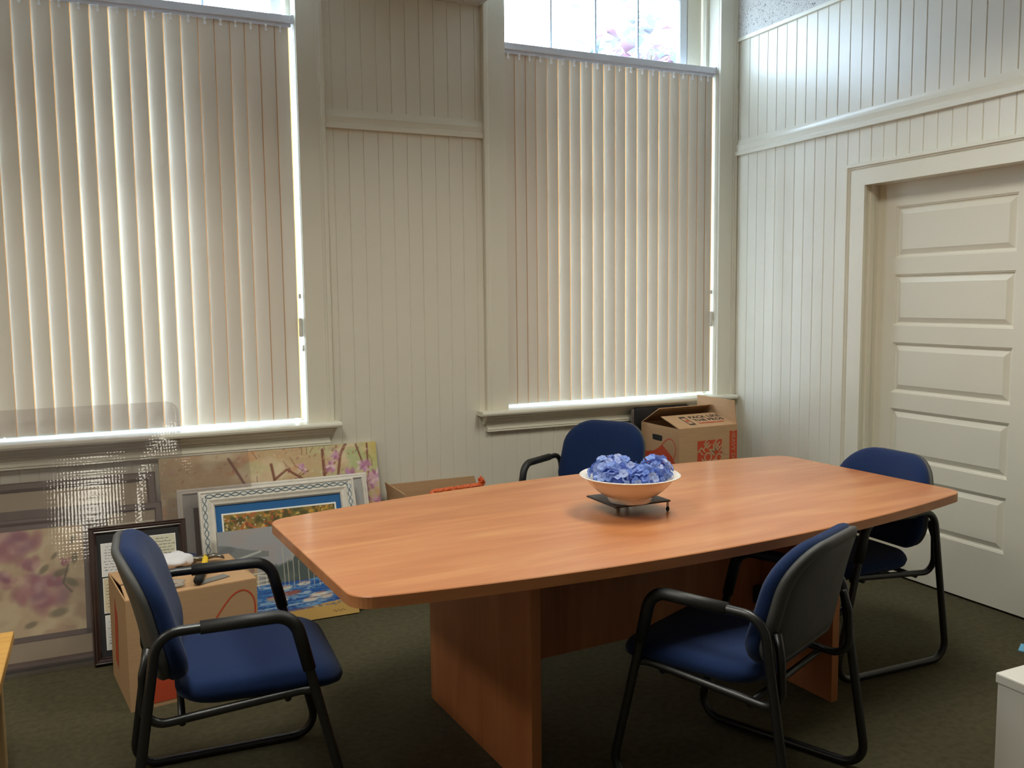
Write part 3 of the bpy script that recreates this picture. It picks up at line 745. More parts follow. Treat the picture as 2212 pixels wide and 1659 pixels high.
def ribbon(name, pts, wd, m, parent, fn):
    P = [Vector((u, v, 0)) for u, v in pts]; V = []
    for i, p in enumerate(P):
        d = (P[min(i + 1, len(P) - 1)] - P[max(i - 1, 0)]).normalized(); nn = Vector((-d.y, d.x, 0)) * wd / 2
        V += [fn(*(p + nn).xy), fn(*(p - nn).xy)]
    return raw(name, V, [(2 * i, 2 * i + 1, 2 * i + 3, 2 * i + 2) for i in range(len(P) - 1)], m, parent)
def arc(pts, n=5):
    """smooth a coarse outline (Catmull-Rom)"""
    P = [np.array(p) for p in pts]; out = []
    for i in range(len(P) - 1):
        a, b_, c, d = P[max(i - 1, 0)], P[i], P[i + 1], P[min(i + 2, len(P) - 1)]
        for k in range(n):
            t = k / n; out.append(tuple(.5 * (2 * b_ + (c - a) * t + (2 * a - 5 * b_ + 4 * c - d) * t * t + (3 * b_ - a - 3 * c + d) * t ** 3)))
    return out + [tuple(P[-1])]
# --- box in the corner, standing on another
L1, W1, H1 = .414, .375, .405
carton('cardboard_box', (3.125, 4.255, 0), 0, .44, .36, .345, 'closed brown cardboard box on the carpet under the open lettered box', [('f', -90, .178), ('b', -90, .178)])
cb = carton('cardboard_box', (3.128, 4.258, .345 + .0045), math.radians(1.0), L1, W1, H1, 'open brown box with orange square emblem in the corner beside the door wall', [('f', -76, .200), ('b', -59, .186), ('r', -3, .14)])
fn = face(L1, W1, 'f')
sq0, sq1, sv0, sv1 = .128, .302, .150, .328
poly('emblem_square', [(sq0, sv0), (sq1, sv0), (sq1, sv1), (sq0, sv1)], 'orange', cb, fn)
poly('side_stripe', [(.358, .02), (.4135, .02), (.4135, .372), (.358, .372)], 'orange', cb, fn)
def on_front(u, v, rot, e=.0016): return Matrix.Translation((-L1 / 2 + u, -W1 / 2 - e, v)) @ Matrix.Rotation(PI / 2, 4, 'X') @ Matrix.Rotation(rot, 4, 'Z')
dg = math.radians(45)
for tx, du, dv, sz in (('THE', -.038, .042, .060), ('HOME', .004, .002, .078), ('DEPOT', .044, -.042, .066)):
    text_mesh('printed_word', tx, sz, 'card_ink', cb, on_front((sq0 + sq1) / 2 + du, (sv0 + sv1) / 2 + dv, dg), .86, .0012)
text_mesh('printed_word', 'HEAVY DUTY', .038, 'card_ink', cb, on_front(.384, .255, -PI / 2), 1.05)
# flap print (front flap is folded inwards by 66 degrees)
fa = math.radians(-76); fnv = Vector((0, -math.sin(fa), math.cos(fa))); fdv = Vector((0, -math.cos(fa), -math.sin(fa)))
def on_flap(u, v, rot=0):
    # print sits on the outer face of the flap
    o = Vector((-L1 / 2 + u, -W1 / 2 + .002, H1)) + fnv * v + fdv * .0032
    m = Matrix((Vector((1, 0, 0)), fnv, Vector((1, 0, 0)).cross(fnv))).transposed().to_4x4(); m.translation = o; return m @ Matrix.Rotation(rot, 4, 'Z')
for tx, u, v, sz, mm in (('PACK LIKE', .284, .146, .047, 'ink'), ('THE PROS', .284, .098, .047, 'ink'), ('homedepot.com', .272, .058, .027, 'orange')):
    text_mesh('printed_word', tx, sz, mm, cb, on_flap(u, v), 1.0, .0006)
def flapfn(u, v, h=0): return tuple(on_flap(u, v) @ Vector((0, 0, 0)))
for pts in ([(.108, .044), (.114, .044), (.114, .160), (.108, .160)], [(.146, .044), (.152, .044), (.152, .160), (.146, .160)], [(.108, .146), (.152, .146), (.152, .164), (.108, .164)], [(.108, .040), (.152, .040), (.152, .056), (.108, .056)]):
    poly('phone_outline', pts, 'ink', cb, flapfn)
poly('phone_mark', [(.120, .086), (.140, .086), (.140, .114), (.120, .114)], 'orange', cb, flapfn)
# apron drawing and hand hole on the side that faces the stacked pictures
ls = face(L1, W1, 'l')
poly('hand_hole', arc([(.120, .318), (.117, .338), (.126, .348), (.206, .348), (.215, .338), (.212, .322), (.204, .316), (.128, .316), (.120, .318)], 3), 'rubber', cb, ls)  # flat black patch; the hole's shaded inside is painted on, not cut
poly('apron_print', [(0, .004), (.345, .004), (.345, .20), (.31, .24), (.212, .297), (.18, .275), (.13, .25), (.05, .235), (0, .235)], 'orange', cb, ls)
ribbon('apron_strap', arc([(.212, .295), (.25, .325), (.29, .340), (.33, .32), (.345, .28), (.325, .225)]), .006, 'orange', cb, ls)
# --- box of tools beside the armchair
L2, W2, H2 = .478, .405, .42
bx2 = carton('cardboard_box', (.243, 3.650, 0), math.radians(7.5), L2, W2, H2, 'brown cardboard box with orange apron print carrying a hammer, beside the dark letter frame', [('f', -89.5, .19), ('b', -89.5, .19)])
f2 = face(L2, W2, 'f')
poly('orange_panel', [(.04, .015), (.46, .015), (.46, .125), (.04, .125)], 'orange', bx2, f2)
T = lambda p: [(a * L2, c * H2) for a, c in p]
poly('apron_print', T([(.15, .30), (.96, .30), (.95, .42), (.90, .50), (.64, .60), (.56, .56), (.40, .50), (.28, .48), (.15, .44)]), 'orange', bx2, f2)
ribbon('apron_strap', T(arc([(.60, .57), (.68, .72), (.80, .88), (.90, .91), (.97, .82), (.975, .66), (.93, .52)])), .006, 'orange', bx2, f2)
poly('side_print', [(.10, .10), (.16, .08), (.20, .30), (.14, .36)], 'orange', bx2, face(L2, W2, 'l'))
# --- box behind the table
bx3 = carton('cardboard_box', (1.60, 4.300, 0), 0, .52, .36, .470, 'brown cardboard box on the carpet behind the table, holding orange bubble wrap', [('l', 12, .07), ('b', 4, .05)])

# things on the tool box
ZB = H2 + .0045
def tp(x, y): # local on box top -> world
    a = math.radians(7.5); return (.243 + x * math.cos(a) - y * math.sin(a), 3.650 + x * math.sin(a) + y * math.cos(a), ZB)
hm = empty('hammer', (.347, 3.775, ZB), 0, 'claw hammer with yellow and black handle lying on the tool box', 'hammer')
# head lies along x, handle runs towards the front
h_ = B(); h_.tube([(-.062, 0, .020), (-.040, 0, .020), (-.034, 0, .020), (-.010, 0, .020), (.012, 0, .021)], [.0155, .0155, .011, .012, .013], 0, 14)
for s in (-1, 1):
    h_.tube([(.008, s * .004, .024), (.035, s * .007, .027), (.058, s * .010, .022), (.074, s * .011, .012)], [.0105, .009, .0065, .003], .01, 8)
h_.out('hammer_head', 'chrome', hm, True)
hd = B().tube([(0, .012, .021), (-.003, -.03, .020), (-.013, -.085, .018), (-.022, -.13, .017)], [.012, .0125, .0125, .0120], 0, 12).out('handle', 'yellow', hm, True)
B().tube([(-.020, -.120, .0172), (-.030, -.17, .0175), (-.044, -.24, .0178), (-.056, -.292, .0180), (-.057, -.300, .0180)], [.0150, .0165, .0170, .0178, .0150], 0, 14).out('grip', 'rubber', hd, True)
def lumpy(name, rx, ry, rz, m, parent, seed, amp=.22, loc=(0, 0, 0)):
    r = np.random.default_rng(seed); b = B(); na, nz = 28, 14
    ph = r.uniform(0, 6.28, (6, 3)); fr = r.integers(1, 6, (6, 2))
    V = []; F = []
    for i in range(nz + 1):
        t = PI * i / nz
        for k in range(na):
            a = 2 * PI * k / na; q = 1 + amp * sum(math.sin(f0 * a + p0) * math.sin(f1 * t + p1) for (f0, f1), (p0, p1, _) in zip(fr, ph)) / 2.2
            V.append((rx * q * math.sin(t) * math.cos(a), ry * q * math.sin(t) * math.sin(a), max(-rz * .98, -rz * q * math.cos(t))))
    for i in range(nz):
        for k in range(na): l = (k + 1) % na; F.append((i * na + k, i * na + l, i * na + na + l, i * na + na + k))
    zmin = min(v[2] for v in V); V = [(x + loc[0], y + loc[1], z - zmin + loc[2]) for x, y, z in V]
    return raw(name, V, F, m, parent, True)
o = lumpy('white_cloth', .075, .060, .028, 'cloth', None, 3); o.location = (.222, 3.775, ZB); tag(o, 'crumpled white cloth on the tool box beside the hammer', 'cloth')
o = lumpy('navy_pouch', .055, .026, .016, 'navy_cloth', None, 5, .12); o.location = (.262, 3.842, ZB); o.rotation_euler = (0, 0, .1); tag(o, 'small navy pouch behind the white cloth on the tool box', 'pouch')
o = lumpy('plastic_bag', .060, .036, .012, 'bag', None, 8, .3); o.location = (.185, 3.512, ZB); tag(o, 'clear plastic bag of small fittings on the tool box', 'bag')
for i in range(9):
    B().tube([(random.uniform(-.03, .03), random.uniform(-.015, .015), .006), (random.uniform(-.03, .03), random.uniform(-.015, .015), .010)], .0028, 0, 6).out('screw', 'steel', o)
o = B().box(-.065, .065, -.022, .022, 0, .0025).out('grey_card_strip', 'grey_card'); o.location = (.345, 3.530, ZB); o.rotation_euler = (0, 0, .45); tag(o, 'flat grey card strip under the hammer handle', 'card')

# bubble wrapped parcel on the box behind the table
bp = empty('wrapped_parcel', (1.640, 4.245, .40), math.radians(2), 'flat black parcel in orange bubble wrap sticking out of the box behind the table', 'parcel')
B().tube([(-.135, 0, 0), (-.135, 0, .11), (.145, .0, .118), (.145, 0, .0)], .014, .02, 12).out('bubble_wrap', 'bubble', bp, True)
lumpy('wrap_tuft', .018, .012, .022, 'bubble', bp, 11, .5, (.150, 0, .112))
B().box(-.125, .135, -.006, .010, 0, .098).out('black_panel', 'black', bp, bevel=.003)

# folded chair behind the corner box
fc = empty('folding_chair', (3.075, 4.462, 0), 0, 'black folded chair leaning under the corner window behind the open box', 'chair', rx=math.radians(-1.2))
bk = B().box(-.185, .205, -.013, .013, .48, .835).out('backrest', 'black', fc, bevel=.010, bseg=3)
B().box(-.185, .185, -.010, .010, .10, .44).out('seat', 'black', fc, bevel=.008, bseg=3)
for s in (-.197, .215):
    B().box(s - .009, s + .009, -.009, .009, 0, .828).out('leg', 'steel', fc, bevel=.003)

# ================================================================ PICTURES LEANING ON THE WINDOW WALL
class Art:
    """small painter: colours are worked out here and stored on the picture's own mesh"""
    def __init__(s, w, h, cell=.003):
        s.w, s.h = w, h; s.nx, s.ny = max(2, int(w / cell)) + 1, max(2, int(h / cell)) + 1
        s.X, s.Y = np.meshgrid(np.linspace(0, 1, s.nx), np.linspace(0, 1, s.ny)); s.a = np.ones((s.ny, s.nx, 3)) * .8; s.asp = w / h
    def noise(s, fx, fy, seed, octv=3):
        r = np.random.default_rng(seed); out = np.zeros_like(s.X); amp = 1; tot = 0
        for o in range(octv):
            gx, gy = int(fx * 2 ** o) + 2, int(fy * 2 ** o) + 2; g = r.random((gy + 1, gx + 1))
            x, y = s.X * (gx - 1), s.Y * (gy - 1); i, j = x.astype(int), y.astype(int); u, v = x - i, y - j; u, v = u * u * (3 - 2 * u), v * v * (3 - 2 * v)
            out += amp * (g[j, i] * (1 - u) * (1 - v) + g[j, i + 1] * u * (1 - v) + g[j + 1, i] * (1 - u) * v + g[j + 1, i + 1] * u * v); tot += amp; amp *= .5
        return out / tot
    def mix(s, mask, c):
        m = np.clip(mask, 0, 1)[..., None]; s.a = s.a * (1 - m) + np.array(c)[None, None] / 255 * m
    def rect(s, x0, x1, y0, y1, c, al=1.): s.mix(((s.X >= x0) & (s.X <= x1) & (s.Y >= y0) & (s.Y <= y1)) * al, c)
    def blob(s, x, y, rx, ry, c, al=1., ang=0., soft=.35):
        dx, dy = (s.X - x) * s.asp, s.Y - y; ca, sa = math.cos(ang), math.sin(ang); u, v = (dx * ca + dy * sa) / rx, (-dx * sa + dy * ca) / ry
        s.mix(al * np.clip((1 - np.sqrt(u * u + v * v)) / soft, 0, 1), c)
    def line(s, pts, wd, c, al=1.):
        """widths in units of the picture height"""
        P = [(x * s.asp, y) for x, y in pts]; m = np.zeros_like(s.X); XX = s.X * s.asp
        for (x0, y0), (x1, y1) in zip(P, P[1:]):
            d = (x1 - x0) ** 2 + (y1 - y0) ** 2 + 1e-12; t = np.clip(((XX - x0) * (x1 - x0) + (s.Y - y0) * (y1 - y0)) / d, 0, 1)
            q = np.hypot(XX - x0 - t * (x1 - x0), s.Y - y0 - t * (y1 - y0)); m = np.maximum(m, np.clip((wd - q) / (wd * .5), 0, 1))
        s.mix(m * al, c)
    def build(s, name, parent, x0, z0, y):
        nx, ny = s.nx, s.ny
        V = np.stack([x0 + s.X * s.w, np.full_like(s.X, y), z0 + s.Y * s.h], -1).reshape(-1, 3)
        k = (np.arange(ny - 1)[:, None] * nx + np.arange(nx - 1)[None]).reshape(-1); F = np.stack([k, k + 1, k + nx + 1, k + nx], -1)
        me = bpy.data.meshes.new(name); me.from_pydata(V.tolist(), [], F.tolist()); me.materials.append(M['painted'])
        c = np.clip(s.a, 0, 1); c = np.where(c <= .04045, c / 12.92, ((c + .055) / 1.055) ** 2.4)
        at = me.color_attributes.new('Col', 'FLOAT_COLOR', 'POINT'); at.data.foreach_set('color', np.concatenate([c.reshape(-1, 3), np.ones((nx * ny, 1))], 1).astype(np.float32).ravel()); me.update()
        return link(name, me, parent)
def leaner(name, u0, yb, slope, thick, label, cat='picture', group='pictures leaning under the window'):
    th = math.atan(slope); o = empty(name, (u0, yb, thick * math.sin(th) + .0005), 0, label, cat, group, rx=-th); return o
def frame_rails(parent, w, h, prof, m, name='frame_rail'):
    """four mitred rails; profile (inset, forward) from the outer back edge to the inner edge"""
    n = len(prof); out = []
    C = lambda d, y: [(d, -y, d), (w - d, -y, d), (w - d, -y, h - d), (d, -y, h - d)]
    for k in range(4):
        l = (k + 1) % 4; V = [C(*p)[k] for p in prof] + [C(*p)[l] for p in prof]
        F = [(i, i + 1, n + i + 1, n + i) for i in range(n - 1)] + [tuple(range(n))[::-1], tuple(range(n, 2 * n))]
        out.append(raw(name, V, F, m, parent))
    return out
def slab(parent, name, m, x0, x1, z0, z1, y0, y1): return B().box(x0, x1, y0, y1, z0, z1).out(name, m, parent)
rnd = random.Random(4)
# ---- large blossom canvas
a = Art(1.075, .770, .0032)
n1, n2, n3 = a.noise(7, 6, 1), a.noise(16, 14, 2), a.noise(50, 60, 3, 2)
a.mix(np.ones_like(a.X), (206, 176, 136)); a.mix(sstep(.45, .7, n1), (226, 206, 172)); a.mix(sstep(.5, .75, n2) * .7, (216, 160, 118)); a.mix(sstep(.55, .75, a.noise(9, 8, 5)) * .8, (208, 196, 150))
a.mix(sstep(.60, .85, a.X) * sstep(.6, .9, a.Y) * sstep(.35, .6, a.noise(8, 8, 9)), (186, 192, 140)); a.mix(sstep(.9, 1, a.X) * sstep(.75, 1, a.Y) * .8, (212, 190, 104))
a.mix((n3 - .5) * .5, (240, 222, 196)); a.mix(sstep(.5, .8, a.noise(10, 9, 12)) * sstep(.85, .3, a.Y) * .6, (206, 150, 130))
for p, wd in (([(.47, .50), (.50, .80), (.49, .90)], .012), ([(.5, .8), (.56, .86), (.62, .80), (.68, .74)], .010), ([(.30, .96), (.36, .80), (.42, .68), (.47, .58)], .011), ([(.72, .60), (.735, .78), (.735, .97)], .013), ([(.735, .80), (.79, .88)], .007), ([(.785, .56), (.80, .78), (.82, .93), (.85, 1.)], .012),
              ([(.80, .70), (.86, .62)], .006), ([(.90, .99), (.93, .84)], .007), ([(.955, .99), (.95, .74), (.90, .66)], .008), ([(.87, .60), (.92, .72), (.99, .80)], .007), ([(.55, .55), (.63, .60), (.70, .52)], .006), ([(.92, .42), (.97, .52), (1., .54)], .007), ([(.58, .78), (.66, .84)], .005)):
    a.line(p, wd, (124, 76, 62), .9); a.line([(x + .003, y + .004) for x, y in p], wd * .35, (166, 116, 92), .7)
for cx, cy, sc in ((.86, .74, 1.1), (.90, .66, 1.), (.845, .62, .9), (.955, .72, .8), (.93, .84, .7), (.99, .76, .7), (.80, .93, .5), (.77, .86, .6), (.57, .62, .8), (.50, .70, .8), (.98, .42, .9), (.96, .26, .9), (.92, .12, .8), (.63, .86, .5), (.70, .56, .6), (.99, .60, .6)):
    for k in range(14):
        an = rnd.uniform(0, 6.28); q = rnd.uniform(.2, 1) * .058 * sc
        a.blob(cx + q * math.cos(an) / a.asp, cy + q * math.sin(an), .044 * sc, .020 * sc, rnd.choice([(196, 138, 168), (214, 166, 186), (176, 116, 152), (232, 204, 206), (202, 150, 190)]), .85, an, .5)
rr = random.Random(77)
for k in range(420):
    x, y = rr.random(), rr.uniform(.25, 1); a.blob(x, y, rr.uniform(.006, .022), rr.uniform(.004, .010), rr.choice([(228, 204, 176), (206, 150, 122), (190, 130, 112), (222, 180, 140), (196, 176, 130), (176, 108, 96), (232, 214, 196), (206, 160, 168)]), .6, rr.uniform(0, 3.1), .6)
for k in range(60):
    x, y = rr.uniform(.42, 1), rr.uniform(.4, 1); l = rr.uniform(.02, .07); an = rr.uniform(.4, 2.4); a.line([(x, y), (x + l * math.cos(an) * .7, y + l * math.sin(an))], .0028, (128, 80, 66), .8)
t = leaner('blossom_canvas', .222, 4.330, .262, .022, 'large canvas of pink blossoms on brown branches leaning against the wall')
slab(t, 'canvas_body', 'canvas_edge', 0, 1.075, 0, .770, 0, .022); a.build('painted_face', t, 0, 0, -.0006)
# ---- frame with grey mat behind the white frame
t = leaner('grey_matted_frame', .290, 4.232, .33, .02, 'thin white-lipped frame with grey mat board, behind the ornate white frame')
frame_rails(t, .922, .632, [(0, -.016), (0, .006), (.010, .008), (.014, .004)], 'white_wood')
frame_rails(t, .922, .632, [(.012, -.002), (.012, .007), (.022, .009), (.027, .003), (.027, -.004)], 'white_wood', 'frame_lip')
slab(t, 'mat_board', 'greymat', .022, .90, .022, .61, .000, .004)
slab(t, 'print', 'brown_wood', .07, .40, .09, .54, -.002, .001)  # brown rectangle puts the shadowed, brownish area inside the frame into colour
# ---- ornate white frame
a = Art(.530, .400, .0028)
a.mix(np.ones_like(a.X), (148, 120, 60)); a.mix(sstep(.4, .6, a.noise(12, 10, 21)), (92, 84, 44)); rr = random.Random(9)
for i in range(300):
    x = rr.random(); y = rr.uniform(.45, 1); c = rr.choice([(196, 90, 54), (210, 120, 60), (222, 168, 70), (70, 84, 52), (228, 190, 100), (170, 66, 48)] if x < .62 else [(226, 170, 62), (214, 144, 52), (96, 104, 60), (236, 196, 104)])
    a.blob(x, y, rr.uniform(.02, .045), rr.uniform(.014, .028), c, .7, rr.uniform(0, 3), .6)
for i in range(26): a.blob(rr.uniform(0, .35), rr.uniform(.7, .98), .010, .008, (236, 232, 220), .8)
a.blob(.40, .64, .17, .12, (138, 136, 134), .95, .1); a.blob(.42, .67, .14, .07, (176, 172, 168), .85, .1); a.rect(0, 1, 0, .40, (120, 110, 84), .8); a.mix(sstep(.4, .7, a.noise(20, 20, 23)) * (a.Y < .4), (84, 96, 104))
WF, HF = .742, .640
t = leaner('ornate_white_frame', .377, 4.105, .40, .022, 'wide whitewashed frame with blue mat around an autumn picture')
R1 = frame_rails(t, WF, HF, [(0, -.018), (0, .020), (.004, .024), (.010, .024), (.014, .019), (.038, .019), (.044, .023), (.056, .016), (.066, .014), (.072, .006), (.072, -.004)], 'white_wood')
slab(t, 'backing', 'taupe', .03, WF - .03, .03, HF - .03, .006, .016)
slab(t, 'blue_mat', 'blue_mat', .066, WF - .066, .066, HF - .066, .000, .005)
slab(t, 'white_bevel', 'white_mat', .098, WF - .098, .112, HF - .112, -.003, .001)
a.build('autumn_print', t, .106, .120, -.0036)
# carved braid along each rail
def braid(x0, z0, x1, z1):
    Lb = math.hypot(x1 - x0, z1 - z0); ux, uz = (x1 - x0) / Lb, (z1 - z0) / Lb; b = B(); n = int(Lb / .006)
    for ph in (0, PI):
        pts = []
        for i in range(n + 1):
            q = Lb * i / n; s_ = .0085 * math.sin(q / .0125 + ph); pts.append((x0 + ux * q - uz * s_, -.0205 - .002 * math.cos(q / .0125 * 2 + ph), z0 + uz * q + ux * s_))
        b.tube(pts, .0021, 0, 5)
    return b.out('braid', 'braid', t, True)
for q in ((.026, .03, .026, HF - .03), (WF - .026, .03, WF - .026, HF - .03), (.03, HF - .026, WF - .03, HF - .026), (.03, .026, WF - .03, .026)): braid(*q)
# ---- harbour canvas
a = Art(.624, .456, .0026); Y, X = a.Y, a.X
a.mix(np.ones_like(X), (158, 160, 166)); a.mix(sstep(.62, 1, Y) * .6, (166, 164, 162)); a.mix(sstep(.45, .65, a.noise(6, 8, 31)) * .4, (176, 158, 152))
a.mix((Y < .86 - .10 * sstep(0, .35, X) + .02 * (a.noise(20, 2, 33) - .5)) * (Y > .70) * (X < .36) * .8, (120, 124, 122))
a.mix(sstep(.02, -.02, Y - (.58 + .15 * sstep(.30, .70, X) + .12 * (a.noise(16, 2, 34) - .5))) * sstep(.26, .40, X), (82, 92, 90)); a.mix((Y < .66) * sstep(.45, .7, a.noise(9, 10, 35)) * (X > .35) * .5, (106, 116, 108))
a.blob(.06, .80, .09, .05, (112, 114, 118), .8, .2)
a.mix((Y < .72 - .05 * X) * (X < .27) * (Y > .40), (176, 152, 114)); a.mix((Y < .70) * (X < .25) * sstep(.45, .6, a.noise(14, 18, 36)) * (Y > .4), (146, 116, 104)); a.line([(.0, .66), (.30, .76)], .013, (186, 190, 186)); a.line([(.27, .52), (.36, .50)], .010, (208, 204, 192))
wm = (Y < .42 + .03 * (a.noise(6, 2, 37) - .5)) * (Y > .13 - .03 * X); a.mix(wm * 1., (56, 104, 170)); a.mix(wm * sstep(.5, .62, a.noise(8, 60, 38)), (96, 146, 198)); a.mix(wm * sstep(.56, .68, a.noise(7, 50, 39)) * .8, (34, 66, 140)); a.mix(wm * sstep(.6, .7, a.noise(10, 70, 40)), (156, 182, 206))
a.mix((Y < .135 - .03 * np.sin(X * 5)) * 1., (198, 160, 92)); a.mix((Y < .14) * (Y > .10 + .03 * X) * sstep(.4, .6, a.noise(12, 12, 41)) * .8, (132, 104, 120))
rr = random.Random(3)
for k in range(6): a.line([(.02 + .05 * k, .40), (.02 + .05 * k, .52)], .006, (214, 206, 190))
for y in (.40, .44, .52): a.line([(.0, y), (.40, y + .03)], .008, (210, 204, 190))
for x in (.33, .35, .38, .40): a.line([(x, .42), (x, .53)], .006, (216, 208, 190))
for x in (.04, .12, .22): a.line([(x, .40), (x + .01, .12)], .012, (112, 92, 96))
for x, y0, y1 in ((.46, .36, .78), (.49, .36, .66), (.53, .35, .72), (.57, .36, .62), (.68, .34, .68), (.72, .34, .64), (.76, .33, .60), (.33, .5, .64), (.64, .34, .56), (.80, .36, .62)): a.line([(x, y0), (x + .004, y1)], .0038, (198, 190, 172)); 
for x, y, l, c in ((.45, .36, .10, (212, 206, 192)), (.50, .30, .12, (150, 92, 84)), (.60, .38, .08, (208, 204, 196)), (.42, .24, .09, (216, 208, 196)), (.70, .25, .11, (222, 214, 202)), (.64, .21, .10, (214, 206, 196)), (.76, .22, .09, (206, 196, 186)), (.36, .27, .07, (170, 150, 140))):
    a.blob(x, y, l, .026, c, .95, .06, .3); a.blob(x + .01, y - .03, l * .8, .014, (120, 140, 176), .7, .05, .5); a.line([(x - l * .5, y + .012), (x + l * .5, y + .018)], .005, (170, 88, 66), .8)
for k in range(260): a.blob(rr.random(), rr.uniform(.12, .40), .022, .004, rr.choice([(190, 206, 222), (40, 78, 150), (100, 150, 200), (20, 50, 120)]), .6, .03, .5)
pts = [(.80 + .012 * i, .055 + .012 * math.sin(i * 2.3)) for i in range(9)]; a.line(pts, .0035, (70, 50, 40), .8)
t = leaner('harbour_canvas', .438, 4.052, .30, .018, 'unframed canvas of sailing boats in a blue harbour, in front of the ornate white frame')
slab(t, 'canvas_body', 'canvas_edge', 0, .624, 0, .456, 0, .018); a.build('painted_face', t, 0, 0, -.0006)
# ---- dark frame of handwritten letters
t = leaner('letter_frame', -.090, 3.925, .345, .016, 'dark mahogany frame of handwritten letters on black mat board')
WD, HD = .390, .568
frame_rails(t, WD, HD, [(0, -.014), (0, .010), (.004, .016), (.009, .013), (.013, .015), (.020, .010), (.024, .011), (.030, .004), (.030, -.002)], 'dark_wood')
slab(t, 'mat_board', 'black_mat', .026, WD - .026, .026, HD - .026, .0, .006)
rr = random.Random(12)
for (x0, x1, z0, z1, c) in ((.048, .178, .360, .494, (226, 224, 224)), (.050, .178, .208, .348, (206, 192, 160)), (.052, .178, .058, .194, (228, 228, 228)), (.232, .342, .362, .506, (214, 210, 188)), (.232, .342, .208, .348, (222, 220, 214)), (.232, .342, .058, .194, (216, 206, 180))):
    a = Art(x1 - x0, z1 - z0, .0013); a.mix(np.ones_like(a.X), c); a.mix(a.noise(5, 5, rr.randint(0, 999)) * .12, (150, 140, 120))
    k = 9; ink = (70, 66, 66)
    for i in range(k):
        y = .90 - i * .092; x = rr.uniform(.05, .12) if i else rr.uniform(.05, .3); e = rr.uniform(.75, .95)
        while x < e:
            wl = rr.uniform(.05, .17); m_ = int(wl / .012) + 2
            a.line([(x + wl * j / m_, y + rr.uniform(-.012, .016) + (.018 if rr.random() < .12 else 0)) for j in range(m_ + 1)], .0075, ink, .8); x += wl + rr.uniform(.02, .045)
    slab(t, 'letter_board', 'white_mat', x0 - .003, x1 + .003, z0 - .003, z1 + .003, -.0008, .001); a.build('letter', t, x0, z0, -.0012)
# ---- pictures behind the clear vinyl mat
a = Art(.52, .460, .0035); a.mix(np.ones_like(a.X), (214, 190, 152)); a.mix(sstep(.4, .65, a.noise(5, 5, 51)), (226, 206, 168)); a.mix(sstep(.5, .7, a.noise(5, 6, 52)) * .7, (190, 160, 132))
rr = random.Random(5)
for cx, cy, sc in ((.36, .86, 1.6), (.52, .86, 1.5), (.60, .66, .8), (.70, .36, 1.6), (.60, .42, 1.2), (.76, .48, .7), (.42, .55, .8), (.86, .66, .4), (.3, .3, .8)):
    for k in range(16):
        an = rr.uniform(0, 6.28); q = rr.uniform(.1, 1) * .11 * sc
        a.blob(cx + q * math.cos(an) / a.asp, cy + q * math.sin(an), .085 * sc, .045 * sc, rr.choice([(178, 112, 124), (196, 136, 140), (160, 92, 110), (222, 186, 172), (150, 100, 128)]), .55, an + 1.2, .7)
for x, y, r, an in ((.82, .55, .09, .3), (.90, .45, .09, -.6), (.80, .18, .10, .2), (.70, .60, .07, .8), (.93, .68, .07, 1.4), (.92, .86, .06, 1.2), (.60, .10, .07, .3), (.78, .72, .05, .9)):
    a.blob(x, y, r, r * .5, (124, 116, 88), .75, an, .5)
a.line([(.88, .62), (.84, .45), (.90, .36)], .012, (110, 100, 80), .8)
t = leaner('floral_picture', -.665, 4.006, .585, .02, 'pink rose picture in brown frame behind the clear vinyl mat')
frame_rails(t, .600, .640, [(0, -.016), (0, .008), (.006, .012), (.018, .012), (.026, .006), (.030, .002), (.030, -.002)], 'brown_wood')
slab(t, 'backing', 'greymat', .02, .58, .02, .62, .004, .012); slab(t, 'mat_board', 'taupe', .026, .574, .026, .614, .000, .005)
a.build('rose_print', t, .03, .130, -.001)
slab(t, 'print_border', 'brown_wood', .03, .572, .590, .612, -.003, .001); slab(t, 'print_border', 'brown_wood', .550, .572, .108, .590, -.003, .001); slab(t, 'print_border', 'brown_wood', .03, .572, .108, .130, -.003, .001)
t = leaner('brown_frame', -.700, 4.118, .46, .02, 'wide brown frame behind the rose picture and vinyl mat')
frame_rails(t, .900, .765, [(0, -.016), (0, .008), (.008, .014), (.030, .014), (.040, .006), (.040, -.002)], 'brown_wood')
slab(t, 'mat_board', 'taupe', .03, .87, .03, .735, .000, .006); slab(t, 'print', 'brown_wood', .16, .74, .12, .640, -.002, .001)
t = leaner('small_brown_frame', -.045, 4.040, .50, .018, 'small brown frame with pale sketch, between the rose picture and ornate white frame')
frame_rails(t, .262, .640, [(0, -.014), (0, .008), (.006, .012), (.026, .012), (.032, .004), (.032, -.002)], 'brown_wood')
a = Art(.19, .46, .003); a.mix(np.ones_like(a.X), (206, 198, 176)); rr = random.Random(8)
for k in range(7): x = rr.uniform(.15, .85); a.line([(x + rr.uniform(-.04, .04) * j, .98 - .12 * j) for j in range(5)], .006, (120, 108, 98), .7)
slab(t, 'mat_board', 'taupe', .028, .234, .028, .612, .000, .005); a.build('sketch', t, .036, .100, -.001)

